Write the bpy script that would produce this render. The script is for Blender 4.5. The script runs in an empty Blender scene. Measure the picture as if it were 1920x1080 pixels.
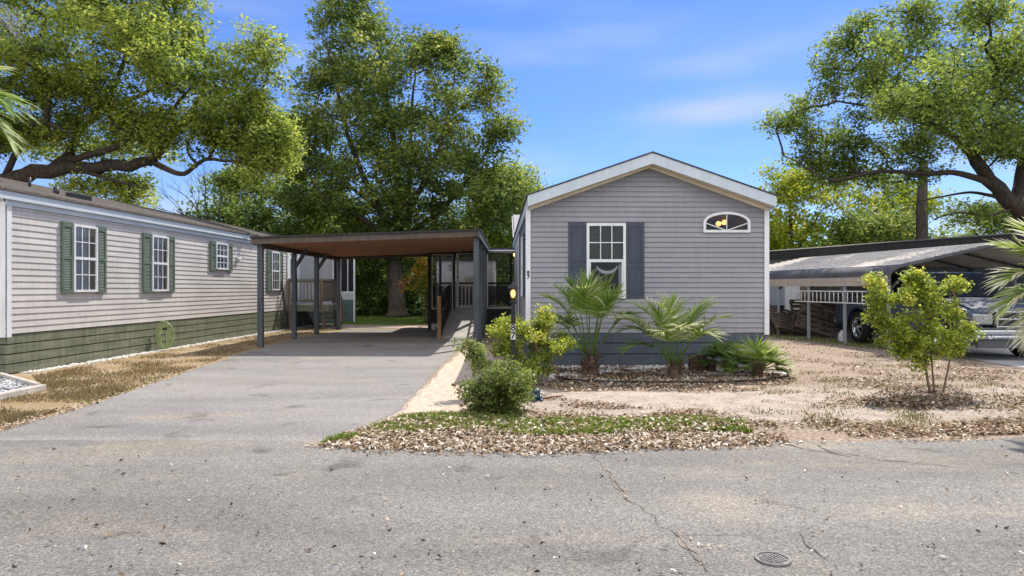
import bpy, bmesh, math, random
import numpy as np
from mathutils import Vector, noise
R = math.radians
sc = bpy.context.scene
COL = sc.collection
random.seed(7)

def srgb(r, g, b):
    f = lambda c: (c/255/12.92) if c/255 <= .04045 else ((c/255+.055)/1.055)**2.4
    return (f(r), f(g), f(b), 1)

# ------------------------------------------------------------------ camera
FP, CH = 1250.0, 1.52
cam = bpy.data.cameras.new('camera'); co = bpy.data.objects.new('camera', cam); COL.objects.link(co)
co.location = (0, 0, CH); co.rotation_euler = (R(90), 0, 0)
cam.sensor_width = 36; cam.lens = FP/1920*36; cam.clip_start = .05; cam.clip_end = 3000
sc.camera = co
# ------------------------------------------------------------------ light
SUN_EL, SX, SY = R(52), .46, .888
sun = bpy.data.lights.new('sun', 'SUN'); so = bpy.data.objects.new('sun', sun); COL.objects.link(so)
sun.energy = 4.6; sun.angle = R(.5); sun.color = (1, .94, .84)
h = math.cos(SUN_EL)
so.rotation_euler = Vector((SX*h, SY*h, math.sin(SUN_EL))).to_track_quat('Z', 'Y').to_euler()
SKY_TINT = (.50, .585, .86); SKY_FILL = (13.0, 12.7, 12.5)
w = bpy.data.worlds.new('World'); sc.world = w; w.use_nodes = True
nt = w.node_tree; nt.nodes.clear()
N = lambda t: nt.nodes.new(t)
out = N('ShaderNodeOutputWorld'); bg = N('ShaderNodeBackground'); sky = N('ShaderNodeTexSky')
sky.sky_type = 'NISHITA'; sky.sun_disc = False; sky.sun_elevation = SUN_EL
sky.sun_rotation = math.atan2(SX, SY)
sky.air_density = 1.0; sky.dust_density = .15; sky.ozone_density = 2.6; sky.altitude = 0
hs = N('ShaderNodeHueSaturation'); hs.inputs['Saturation'].default_value = 1.12
tc = N('ShaderNodeTexCoord')
L = nt.links.new
def wm(op, a, b=None, c=None, clamp=False):
    q = N('ShaderNodeMath'); q.operation = op; q.use_clamp = clamp
    for i, v in enumerate((a, b, c)):
        if v is None: continue
        if isinstance(v, (int, float)): q.inputs[i].default_value = v
        else: L(v, q.inputs[i])
    return q.outputs[0]
def wmix(f, a, col, mode='MIX'):
    q = N('ShaderNodeMix'); q.data_type = 'RGBA'; q.blend_type = mode
    if isinstance(f, (int, float)): q.inputs[0].default_value = f
    else: L(f, q.inputs[0])
    L(a, q.inputs[6]); q.inputs[7].default_value = tuple(col)+(1,); return q.outputs[2]
L(sky.outputs[0], hs.inputs['Color'])
col = wmix(1.0, hs.outputs[0], SKY_TINT, 'MULTIPLY')
sp = N('ShaderNodeSeparateXYZ'); L(tc.outputs['Generated'], sp.inputs[0]); DX, DY, DZ = sp.outputs
ys_ = wm('MAXIMUM', DY, .05); u_ = wm('DIVIDE', DX, ys_); v_ = wm('DIVIDE', DZ, ys_)
mp = N('ShaderNodeMapping'); mp.inputs['Scale'].default_value = (1.3, 1.3, 7); mp.inputs['Rotation'].default_value = (0, R(-8), 0); L(tc.outputs['Generated'], mp.inputs[0])
nz = N('ShaderNodeTexNoise'); nz.inputs['Scale'].default_value = 2.4; nz.inputs['Detail'].default_value = 8; nz.inputs['Roughness'].default_value = .5; L(mp.outputs[0], nz.inputs[0])
def wisp(u0, v0, su, sv, sl, amp):
    du = wm('DIVIDE', wm('SUBTRACT', u_, u0), su); dv = wm('SUBTRACT', wm('SUBTRACT', v_, v0), wm('MULTIPLY', wm('SUBTRACT', u_, u0), sl)); dv = wm('DIVIDE', dv, sv)
    e = wm('EXPONENT', wm('MULTIPLY', wm('ADD', wm('POWER', wm('ABSOLUTE', du), 2.0), wm('POWER', wm('ABSOLUTE', dv), 2.0)), -1.0)); return wm('MULTIPLY', e, amp)
thin = wm('MULTIPLY', wm('SUBTRACT', nz.outputs[0], .46, clamp=True), 1.1)
tot = wm('ADD', thin, wisp(.33, .272, .12, .020, .10, .62)); tot = wm('ADD', tot, wisp(-.48, .118, .10, .022, .1, .8)); tot = wm('ADD', tot, wisp(.40, .36, .3, .05, .05, .18)); tot = wm('ADD', tot, wisp(.72, .09, .12, .04, .0, .5))
tot = wm('ADD', tot, wisp(-.33, .34, .06, .03, .1, .3))
tot = wm('MULTIPLY', tot, wm('MULTIPLY_ADD', nz.outputs[0], 1.4, .3))
col = wmix(wm('MULTIPLY', tot, 1.0, clamp=True), col, (3.2, 3.7, 4.5))
# unseen cloud glow added behind the viewer to fill the shaded fronts
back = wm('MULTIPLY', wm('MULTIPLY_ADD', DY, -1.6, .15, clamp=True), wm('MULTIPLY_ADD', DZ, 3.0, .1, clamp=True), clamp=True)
col = wmix(wm('MULTIPLY', back, .8), col, SKY_FILL)
bg.inputs['Strength'].default_value = .14
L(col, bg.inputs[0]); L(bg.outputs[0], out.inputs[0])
vs = sc.view_settings; vs.view_transform = 'Standard'; vs.look = 'None'; vs.gamma = 1; vs.exposure = .5
sc.render.engine = 'CYCLES'; sc.cycles.transparent_max_bounces = 24; sc.cycles.max_bounces = 8

# ------------------------------------------------------------------ helpers
def G(px, py):
    y = FP*CH/(py-540); return ((px-960)*y/FP, y)
def W(px, py, y): return ((px-960)*y/FP, y, CH+(540-py)*y/FP)

MATS = {}
def mat(name, col, col2=None, scale=4, detail=6, rough=.75, bump=0, bscale=None, metal=0, stretch=(1, 1, 1), lo=.35, hi=.65, spec=.4, dist=.02, dirt=0):
    if name in MATS: return MATS[name]
    m = bpy.data.materials.new(name); m.use_nodes = True; t = m.node_tree; n = t.nodes; p = n['Principled BSDF']
    p.inputs['Roughness'].default_value = rough; p.inputs['Metallic'].default_value = metal; p.inputs['Specular IOR Level'].default_value = spec
    c2 = col2 or tuple(min(1, c*.82) for c in col[:3])+(1,)
    tcn = n.new('ShaderNodeTexCoord'); mpn = n.new('ShaderNodeMapping'); mpn.inputs['Scale'].default_value = stretch
    t.links.new(tcn.outputs['Object'], mpn.inputs[0])
    nn = n.new('ShaderNodeTexNoise'); nn.inputs['Scale'].default_value = scale; nn.inputs['Detail'].default_value = detail; nn.inputs['Roughness'].default_value = .6
    t.links.new(mpn.outputs[0], nn.inputs[0])
    r = n.new('ShaderNodeValToRGB'); r.color_ramp.elements[0].position = lo; r.color_ramp.elements[1].position = hi
    r.color_ramp.elements[0].color = c2; r.color_ramp.elements[1].color = col
    t.links.new(nn.outputs[0], r.inputs[0]); t.links.new(r.outputs[0], p.inputs['Base Color'])
    if dirt:
        mq = n.new('ShaderNodeMapping'); mq.inputs['Scale'].default_value = (5, 5, .55); t.links.new(tcn.outputs['Object'], mq.inputs[0])
        n3 = n.new('ShaderNodeTexNoise'); n3.inputs['Scale'].default_value = 2.2; n3.inputs['Detail'].default_value = 7; n3.inputs['Roughness'].default_value = .7; t.links.new(mq.outputs[0], n3.inputs[0])
        r3 = n.new('ShaderNodeValToRGB'); r3.color_ramp.elements[0].position = .34; r3.color_ramp.elements[0].color = (1-dirt, 1-dirt*1.05, 1-dirt*1.15, 1); r3.color_ramp.elements[1].position = .56; r3.color_ramp.elements[1].color = (1, 1, 1, 1); t.links.new(n3.outputs[0], r3.inputs[0])
        m3 = n.new('ShaderNodeMix'); m3.data_type = 'RGBA'; m3.blend_type = 'MULTIPLY'; m3.inputs[0].default_value = 1; t.links.new(r.outputs[0], m3.inputs[6]); t.links.new(r3.outputs[0], m3.inputs[7]); t.links.new(m3.outputs[2], p.inputs['Base Color'])
    if bump:
        b = n.new('ShaderNodeBump'); b.inputs['Strength'].default_value = bump; b.inputs['Distance'].default_value = dist
        n2 = n.new('ShaderNodeTexNoise'); n2.inputs['Scale'].default_value = bscale or scale*6; n2.inputs['Detail'].default_value = 4
        t.links.new(mpn.outputs[0], n2.inputs[0]); t.links.new(n2.outputs[0], b.inputs['Height']); t.links.new(b.outputs[0], p.inputs['Normal'])
    MATS[name] = m; return m

def emis(name, col, s):
    m = bpy.data.materials.new(name); m.use_nodes = True; p = m.node_tree.nodes['Principled BSDF']
    p.inputs['Base Color'].default_value = col; p.inputs['Emission Color'].default_value = col; p.inputs['Emission Strength'].default_value = s
    return m

def glass_mat(name, tint=(.9, .93, .95, 1), ior=1.5, rough=.02):
    m = bpy.data.materials.new(name); m.use_nodes = True; t = m.node_tree; n = t.nodes; n.clear()
    o = n.new('ShaderNodeOutputMaterial'); tr = n.new('ShaderNodeBsdfTransparent'); tr.inputs[0].default_value = tint
    g = n.new('ShaderNodeBsdfGlossy'); g.inputs['Roughness'].default_value = rough
    f = n.new('ShaderNodeFresnel'); f.inputs[0].default_value = ior; mm = n.new('ShaderNodeMixShader')
    t.links.new(f.outputs[0], mm.inputs[0]); t.links.new(tr.outputs[0], mm.inputs[1]); t.links.new(g.outputs[0], mm.inputs[2]); t.links.new(mm.outputs[0], o.inputs[0])
    return m

def screen_mat(name, a=.45):
    m = bpy.data.materials.new(name); m.use_nodes = True; t = m.node_tree; n = t.nodes; n.clear()
    o = n.new('ShaderNodeOutputMaterial'); tr = n.new('ShaderNodeBsdfTransparent')
    d = n.new('ShaderNodeBsdfDiffuse'); d.inputs[0].default_value = (.03, .03, .035, 1); mm = n.new('ShaderNodeMixShader'); mm.inputs[0].default_value = a
    t.links.new(tr.outputs[0], mm.inputs[1]); t.links.new(d.outputs[0], mm.inputs[2]); t.links.new(mm.outputs[0], o.inputs[0])
    return m

def leaf_mat(name, ramp, trans=.42, rough=.5):
    m = bpy.data.materials.new(name); m.use_nodes = True; t = m.node_tree; n = t.nodes; p = n['Principled BSDF']; o = n['Material Output']
    p.inputs['Roughness'].default_value = rough+.08; p.inputs['Specular IOR Level'].default_value = .22
    at = n.new('ShaderNodeAttribute'); at.attribute_name = 'tint'
    r = n.new('ShaderNodeValToRGB'); e = r.color_ramp.elements
    e[0].position = ramp[0][0]; e[0].color = ramp[0][1]; e[1].position = ramp[-1][0]; e[1].color = ramp[-1][1]
    for ps, c in ramp[1:-1]:
        x = e.new(ps); x.color = c
    t.links.new(at.outputs['Fac'], r.inputs[0]); t.links.new(r.outputs[0], p.inputs['Base Color'])
    tl = n.new('ShaderNodeBsdfTranslucent')
    ht = n.new('ShaderNodeHueSaturation'); ht.inputs['Hue'].default_value = .497; ht.inputs['Value'].default_value = 1.5; ht.inputs['Saturation'].default_value = 1.05
    t.links.new(r.outputs[0], ht.inputs['Color']); t.links.new(ht.outputs[0], tl.inputs[0])
    mm = n.new('ShaderNodeMixShader'); mm.inputs[0].default_value = trans
    t.links.new(p.outputs[0], mm.inputs[1]); t.links.new(tl.outputs[0], mm.inputs[2]); t.links.new(mm.outputs[0], o.inputs[0])
    return m

def tag(o, label=None, cat=None, group=None, kind=None):
    if label: o['label'] = label
    if cat: o['category'] = cat
    if group: o['group'] = group
    if kind: o['kind'] = kind
    return o
def thing(name, label, cat, loc=(0, 0, 0), rz=0, group=None):
    o = bpy.data.objects.new(name, None); COL.objects.link(o); o.location = loc; o.rotation_euler = (0, 0, rz); o.empty_display_size = .2
    return tag(o, label, cat, group)
def copy_tree(o, parent=None):
    c = o.copy(); COL.objects.link(c); c.parent = parent
    for ch in list(o.children): copy_tree(ch, c)
    return c

class MB:
    def __init__(s): s.v = []; s.f = []; s.sm = []
    def add(s, vs, fs, smooth=False):
        b = len(s.v); s.v += [tuple(v) for v in vs]
        for f in fs: s.f.append(tuple(b+i for i in f)); s.sm.append(smooth)
        return s
    def box(s, x0, x1, y0, y1, z0, z1, M=None):
        vs = [(x, y, z) for x in (x0, x1) for y in (y0, y1) for z in (z0, z1)]
        if M: vs = [M(*v) for v in vs]
        return s.add(vs, [(0, 1, 3, 2), (4, 6, 7, 5), (0, 4, 5, 1), (2, 3, 7, 6), (0, 2, 6, 4), (1, 5, 7, 3)])
    def bar(s, p0, p1, w, h=None, up=(0, 0, 1)):
        h = h or w; p0 = Vector(p0); p1 = Vector(p1); d = (p1-p0).normalized(); u = Vector(up)
        if abs(d.dot(u)) > .95: u = Vector((0, 1, 0))
        a = d.cross(u).normalized()*w/2; b = a.cross(d).normalized()*h/2
        vs = [p+i*a+j*b for p in (p0, p1) for i, j in ((-1, -1), (1, -1), (1, 1), (-1, 1))]
        return s.add(vs, [(0, 1, 2, 3), (7, 6, 5, 4), (0, 4, 5, 1), (1, 5, 6, 2), (2, 6, 7, 3), (3, 7, 4, 0)])
    def tube(s, pts, rad, n=6, caps=True):
        pts = [Vector(p) for p in pts]; k = len(pts)
        if not isinstance(rad, (list, tuple)): rad = [rad]*k
        vs = []; a = None
        for i, p in enumerate(pts):
            d = (pts[min(i+1, k-1)]-pts[max(i-1, 0)])
            d = d.normalized() if d.length > 1e-9 else Vector((0, 0, 1))
            if a is None:
                a = d.cross(Vector((0, 0, 1)) if abs(d.z) < .9 else Vector((1, 0, 0))).normalized()
            else:
                a = (a-d*a.dot(d)); a = a.normalized() if a.length > 1e-6 else d.orthogonal().normalized()
            b = d.cross(a)
            for j in range(n):
                t = 2*math.pi*j/n; vs.append(p+(a*math.cos(t)+b*math.sin(t))*rad[i])
        fs = [(i*n+j, i*n+(j+1) % n, (i+1)*n+(j+1) % n, (i+1)*n+j) for i in range(k-1) for j in range(n)]
        s.add(vs, fs, n > 4)
        if caps: 
            b0 = len(s.v)-len(vs); s.f.append(tuple(b0+j for j in range(n))[::-1]); s.sm.append(False)
            s.f.append(tuple(b0+(k-1)*n+j for j in range(n))); s.sm.append(False)
        return s
    def ring(s, c, r0, r1, y0, y1, n=32, axis='y', smooth=True):
        vs = []
        for j in range(n):
            t = 2*math.pi*j/n; ct, st = math.cos(t), math.sin(t)
            for r, y in ((r0, y0), (r1, y0), (r1, y1), (r0, y1)):
                vs.append((c[0]+y, c[1]+r*ct, c[2]+r*st) if axis == 'x' else ((c[0]+r*ct, c[1]+y, c[2]+r*st) if axis == 'y' else (c[0]+r*ct, c[1]+r*st, c[2]+y)))
        fs = []
        for j in range(n):
            q = (j+1) % n
            for a in range(4): b = (a+1) % 4; fs.append((j*4+a, j*4+b, q*4+b, q*4+a))
        return s.add(vs, fs, smooth)
    def lathe(s, c, prof, n=16, axis='z'):
        vs = []
        for r, z in prof:
            for j in range(n):
                t = 2*math.pi*j/n
                if axis == 'z': vs.append((c[0]+r*math.cos(t), c[1]+r*math.sin(t), c[2]+z))
                else: vs.append((c[0]+z, c[1]+r*math.cos(t), c[2]+r*math.sin(t)))
        k = len(prof)
        fs = [(i*n+j, i*n+(j+1) % n, (i+1)*n+(j+1) % n, (i+1)*n+j) for i in range(k-1) for j in range(n)]
        return s.add(vs, fs, True)
    def prism(s, poly, a0, a1, M):
        k = len(poly); vs = [M(p[0], a0, p[1]) for p in poly]+[M(p[0], a1, p[1]) for p in poly]
        return s.add(vs, [tuple(range(k)), tuple(range(2*k-1, k-1, -1))]+[(i, i+k, (i+1) % k+k, (i+1) % k) for i in range(k)])
    def build(s, name, m, parent=None, bevel=0, tint=None):
        me = bpy.data.meshes.new(name); me.from_pydata(s.v, [], s.f); me.polygons.foreach_set('use_smooth', s.sm)
        me.materials.append(m); me.update()
        if tint is not None:
            at = me.attributes.new('tint', 'FLOAT', 'FACE'); at.data.foreach_set('value', tint)
        o = bpy.data.objects.new(name, me); COL.objects.link(o); o.parent = parent
        if bevel:
            b = o.modifiers.new('bevel', 'BEVEL'); b.width = bevel; b.segments = 2; b.limit_method = 'ANGLE'
        return o

def lap_wall(mb, M, xr, z0, z1, lap=.1, prot=.012, holes=None, sub=4, joints=0):
    z = z0; jr = random.Random(int(z0*100)+joints); ji = 0; jo = 0
    while z < z1-1e-4:
        zt = min(z+lap, z1)
        for q in range(sub):
            za = z+(zt-z)*q/sub; zb = z+(zt-z)*(q+1)/sub
            da = prot*(1-(za-z)/lap); db = prot*(1-(zb-z)/lap)
            a0, a1 = xr(za); b0, b1 = xr(zb)
            hs_ = sorted(holes((za+zb)/2)) if holes else []
            cuts = []; s0 = a0; t0 = b0
            for h0, h1 in hs_:
                cuts.append((s0, h0, t0, h0)); s0 = t0 = h1
            cuts.append((s0, a1, t0, b1))
            for p0, p1, q0, q1 in cuts:
                if p1-p0 < .002: continue
                mb.add([M(p0, da, za), M(p1, da, za), M(q1, db, zb), M(q0, db, zb)], [(0, 1, 2, 3)])
                if q == 0: mb.add([M(p0, 0, za), M(p1, 0, za), M(p1, da, za), M(p0, da, za)], [(0, 1, 2, 3)])
        if joints:
            ji += 1
            if ji % 2 == 1: jo = jr.uniform(0, joints)
            u = xr(z)[0]+.3+jo
            while u < xr(z)[1]-.2:
                mb.box(u, u+.004, prot-.004, prot+.0015, z+.003, z+.03, M) if False else mb.add([M(u, prot+.0012, z+.001), M(u+.22*0+.006, prot+.004, z+.001), M(u+.006, .004, zt-.002), M(u, .0012, zt-.002)], [(0, 1, 2, 3)]); u += joints*1.0+.6
        z += lap

def lattice(mb, M, u0, u1, z0, z1, step=.11, w=.035, d=(.0, .008)):
    H_ = z1-z0; k = int((u1-u0+H_)/step)+1
    for sgn in (1, -1):
        dd = d if sgn == 1 else (d[1]+.001, d[1]*2+.001)
        for i in range(k+1):
            s = u0-H_+i*step
            a = (s, z0) ; b = (s+H_, z1)
            pa = max(a[0], u0); pb = min(b[0], u1)
            if pb-pa < .01: continue
            za = z0+(pa-s); zb = z0+(pb-s)
            if sgn == -1: za, zb = z0+z1-za, z0+z1-zb
            n = w*.7
            q = [(pa, za-n), (pb, zb-n), (pb, zb+n), (pa, za+n)]
            q = [(x, min(max(z, z0), z1)) for x, z in q]
            mb.add([M(x, dd[0], z) for x, z in q]+[M(x, dd[1], z) for x, z in q], [(0, 1, 2, 3), (7, 6, 5, 4), (0, 4, 5, 1), (1, 5, 6, 2), (2, 6, 7, 3), (3, 7, 4, 0)])

# palette
WHITE = mat('white_trim', (.72, .73, .74, 1), (.60, .62, .64, 1), dirt=0.14, scale=2.5, rough=.5, lo=.3, hi=.7)
SIDE = mat('lavender_grey_siding', (.268, .268, .288, 1), (.228, .230, .250, 1), dirt=0.09, scale=.8, rough=.6, stretch=(1, 1, 2.5))
SIDE2 = mat('warm_grey_siding', (.53, .505, .475, 1), (.44, .42, .395, 1), dirt=0.10, scale=.8, rough=.6, stretch=(1, 1, 3))
SLATE = mat('slate_blue_paint', (.050, .062, .088, 1), (.04, .052, .074, 1), dirt=0.20, scale=3, rough=.55, bump=.15, bscale=60)
SKIRT = mat('skirting_blue_grey', (.085, .10, .125, 1), (.062, .077, .10, 1), dirt=0.30, scale=3, rough=.7, bump=.3, bscale=40, stretch=(1, 1, 6))
OLIVE = mat('faded_olive_boards', (.200, .212, .140, 1), (.105, .120, .080, 1), dirt=0.35, scale=2.2, rough=.8, bump=.4, bscale=30, stretch=(1, .6, 5), lo=.3, hi=.68)
SHUT = mat('sage_green_shutter', (.115, .155, .115, 1), (.085, .12, .09, 1), scale=4, rough=.55)
SHING = mat('brown_grey_shingle', (.20, .175, .15, 1), (.10, .085, .075, 1), dirt=0.30, scale=9, rough=.95, bump=.8, bscale=30, stretch=(1, 1.5, 4))
SHING2 = mat('pale_grey_shingle', (.34, .34, .34, 1), (.24, .24, .25, 1), scale=12, rough=.95, bump=.6, bscale=30)
DROOF = mat('dark_roof_edge', (.035, .032, .032, 1), (.022, .02, .02, 1), scale=5, rough=.85)
POST = mat('blue_grey_post_paint', (.085, .10, .115, 1), (.06, .072, .085, 1), dirt=0.30, scale=3, rough=.7, bump=.3, bscale=25, stretch=(1, 1, .2))
WOODC = mat('reddish_ceiling_wood', (.50, .235, .12, 1), (.26, .12, .065, 1), dirt=0.40, scale=2.2, rough=.8, bump=.3, bscale=20, stretch=(.35, 5, 1), lo=.3, hi=.7)
WOODG = mat('weathered_beam_wood', (.13, .10, .078, 1), (.075, .062, .055, 1), dirt=0.35, scale=3, rough=.85, bump=.4, bscale=20, stretch=(.4, 2, 6))
WOODT = mat('tan_post_wood', (.30, .17, .075, 1), (.17, .09, .04, 1), scale=3, rough=.8, stretch=(2, 2, .5))
WOODR = mat('grey_brown_railing', (.17, .135, .10, 1), (.11, .088, .066, 1), scale=4, rough=.85, stretch=(1, 1, .5))
PALLET = mat('old_pallet_wood', (.13, .10, .075, 1), (.065, .048, .034, 1), scale=4, rough=.9, bump=.3, bscale=30)
DARKW = mat('dark_porch_paint', (.028, .024, .026, 1), (.02, .018, .018, 1), scale=4, rough=.7)
DECK = mat('grey_deck_boards', (.30, .30, .30, 1), (.22, .22, .225, 1), scale=3, rough=.8, bump=.3, bscale=20)
RAMPM = mat('pale_ramp_boards', (.42, .40, .37, 1), (.30, .29, .27, 1), scale=3, rough=.85, bump=.3, bscale=20)
BLACK = mat('black_paint', (.012, .012, .014, 1), (.01, .01, .011, 1), scale=6, rough=.5)
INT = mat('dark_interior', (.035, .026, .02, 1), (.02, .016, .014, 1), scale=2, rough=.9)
BLIND = mat('white_blind', (.62, .66, .68, 1), (.55, .58, .60, 1), scale=3, rough=.6)
BLINDK = mat('olive_blind', (.16, .155, .10, 1), (.12, .115, .075, 1), scale=3, rough=.6)
CURT = mat('tan_curtain', (.36, .31, .24, 1), (.28, .24, .18, 1), scale=6, rough=.9, stretch=(1, 8, .3))
GLASS = glass_mat('window_glass'); SCREEN = screen_mat('insect_screen', .35)
CHROME = mat('chrome', (.50, .52, .55, 1), (.38, .40, .43, 1), scale=8, rough=.16, metal=1)
RUBBER = mat('rubber', (.013, .013, .014, 1), (.01, .01, .01, 1), scale=9, rough=.85)
SOFF = mat('cream_soffit', (.72, .64, .52, 1), (.62, .54, .42, 1), scale=4, rough=.7)
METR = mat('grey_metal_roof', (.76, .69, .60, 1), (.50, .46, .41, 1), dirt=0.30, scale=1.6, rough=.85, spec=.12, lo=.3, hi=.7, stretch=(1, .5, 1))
METC = mat('cream_metal_panel', (.50, .44, .37, 1), (.42, .37, .31, 1), dirt=0.25, scale=3, rough=.55)
METD = mat('dark_metal_trim', (.075, .075, .08, 1), (.05, .05, .055, 1), scale=3, rough=.5)
STEEL = mat('galvanised_steel', (.42, .45, .47, 1), (.32, .35, .37, 1), scale=6, rough=.5, metal=.4)
BARK = mat('dark_bark', (.075, .058, .045, 1), (.028, .022, .018, 1), scale=5, rough=.95, bump=1, bscale=12, stretch=(2.5, 2.5, .6), dist=.05)
BARKG = mat('grey_brown_bark', (.12, .095, .075, 1), (.045, .036, .03, 1), scale=5, rough=.95, bump=1, bscale=10, stretch=(3, 3, .4), dist=.06)
TWIG = mat('tan_twig', (.20, .135, .085, 1), (.12, .08, .05, 1), scale=8, rough=.9)
CONC = mat('pale_concrete', (.40, .40, .39, 1), (.30, .30, .30, 1), scale=1.2, rough=.9, bump=.3, bscale=60)

FASC = mat('pale_blue_grey_fascia', (.50, .56, .61, 1), (.44, .50, .55, 1), dirt=0.10, scale=2.5, rough=.6)
# ------------------------------------------------------------------ ground sheets
def ground_material():
    m = bpy.data.materials.new('sandy_yard_soil'); m.use_nodes = True; t = m.node_tree; n = t.nodes; p = n['Principled BSDF']; LK = t.links.new
    p.inputs['Roughness'].default_value = .97; p.inputs['Specular IOR Level'].default_value = .1
    tcn = n.new('ShaderNodeTexCoord'); sep = n.new('ShaderNodeSeparateXYZ'); LK(tcn.outputs['Object'], sep.inputs[0])
    def noise_(s, d=6, r=.6):
        q = n.new('ShaderNodeTexNoise'); q.inputs['Scale'].default_value = s; q.inputs['Detail'].default_value = d; q.inputs['Roughness'].default_value = r
        LK(tcn.outputs['Object'], q.inputs[0]); return q.outputs[0]
    def ramp(fac, stops):
        r = n.new('ShaderNodeValToRGB'); e = r.color_ramp.elements; e[0].position, e[0].color = stops[0]; e[1].position, e[1].color = stops[-1]
        for a, b in stops[1:-1]: x = e.new(a); x.color = b
        LK(fac, r.inputs[0]); return r.outputs[0]
    def mixc(f, a, b):
        q = n.new('ShaderNodeMix'); q.data_type = 'RGBA'; LK(f, q.inputs[0]); LK(a, q.inputs[6]); LK(b, q.inputs[7]); return q.outputs[2]
    def math_(op, a, b=None, c=None):
        q = n.new('ShaderNodeMath'); q.operation = op; q.use_clamp = (op in ('MULTIPLY_ADD',))
        for i, v in enumerate((a, b, c)):
            if v is None: continue
            if isinstance(v, (int, float)): q.inputs[i].default_value = v
            else: LK(v, q.inputs[i])
        return q.outputs[0]
    big = noise_(.55, 5, .65); fine = noise_(26, 5, .75); mid = noise_(3.2, 7, .7); mid2 = noise_(1.4, 8, .75)
    sand0 = ramp(fine, [(.25, (.20, .145, .105, 1)), (.45, (.42, .355, .295, 1)), (.75, (.60, .54, .465, 1))])
    sand = mixc(ramp(mid, [(.42, (0, 0, 0, 1)), (.62, (.8, .8, .8, 1))]), sand0, ramp(fine, [(.3, (.16, .12, .09, 1)), (.6, (.38, .30, .24, 1))]))
    litter = ramp(fine, [(.25, (.08, .05, .033, 1)), (.45, (.25, .185, .135, 1)), (.6, (.42, .34, .265, 1)), (.78, (.60, .51, .42, 1))])
    dry = ramp(fine, [(.25, (.10, .07, .035, 1)), (.45, (.26, .185, .10, 1)), (.62, (.38, .28, .16, 1)), (.8, (.52, .42, .27, 1))])
    lawn = ramp(fine, [(.25, (.05, .085, .015, 1)), (.6, (.10, .16, .03, 1)), (.85, (.20, .24, .07, 1))])
    # sand path: a band y = 8..10.4 on the right, everything left of x=-5 is dry turf
    X, Y = sep.outputs[0], sep.outputs[1]
    def band(v, c, hw, soft):   # 1 inside
        a = math_('SUBTRACT', v, c); a = math_('ABSOLUTE', a); a = math_('SUBTRACT', hw, a); return math_('MULTIPLY_ADD', a, 1/soft, .5)
    wob = math_('MULTIPLY_ADD', mid2, 3.0, -1.5)
    Yw = math_('ADD', Y, wob)
    q = n.new('ShaderNodeMath'); q.operation = 'ADD'; LK(Y, q.inputs[0])
    w2 = n.new('ShaderNodeMath'); w2.operation = 'MULTIPLY_ADD'; LK(mid2, w2.inputs[0]); w2.inputs[1].default_value = 3.4; w2.inputs[2].default_value = -1.7
    LK(w2.outputs[0], q.inputs[1]); Yw = q.outputs[0]
    pm = band(Yw, 8.9, 1.35, .5)
    left = math_('MULTIPLY_ADD', math_('SUBTRACT', -3.2, X), 1.5, .5)
    far = math_('MULTIPLY_ADD', math_('SUBTRACT', Yw, 27.8), 1.2, .5)
    spot = ramp(mid, [(.5, (0, 0, 0, 1)), (.62, (1, 1, 1, 1))])
    litter = mixc(math_('MULTIPLY', spot, .8), litter, sand)
    base = mixc(pm, litter, sand)
    dspot = ramp(mid2, [(.47, (0, 0, 0, 1)), (.66, (1, 1, 1, 1))])
    dl = mixc(math_('MULTIPLY', dspot, .75), dry, sand)
    base = mixc(left, base, dl); base = mixc(far, base, lawn)
    LK(base, p.inputs['Base Color'])
    b = n.new('ShaderNodeBump'); b.inputs['Strength'].default_value = .8; b.inputs['Distance'].default_value = .03; LK(fine, b.inputs['Height']); LK(b.outputs[0], p.inputs['Normal'])
    return m
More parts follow.
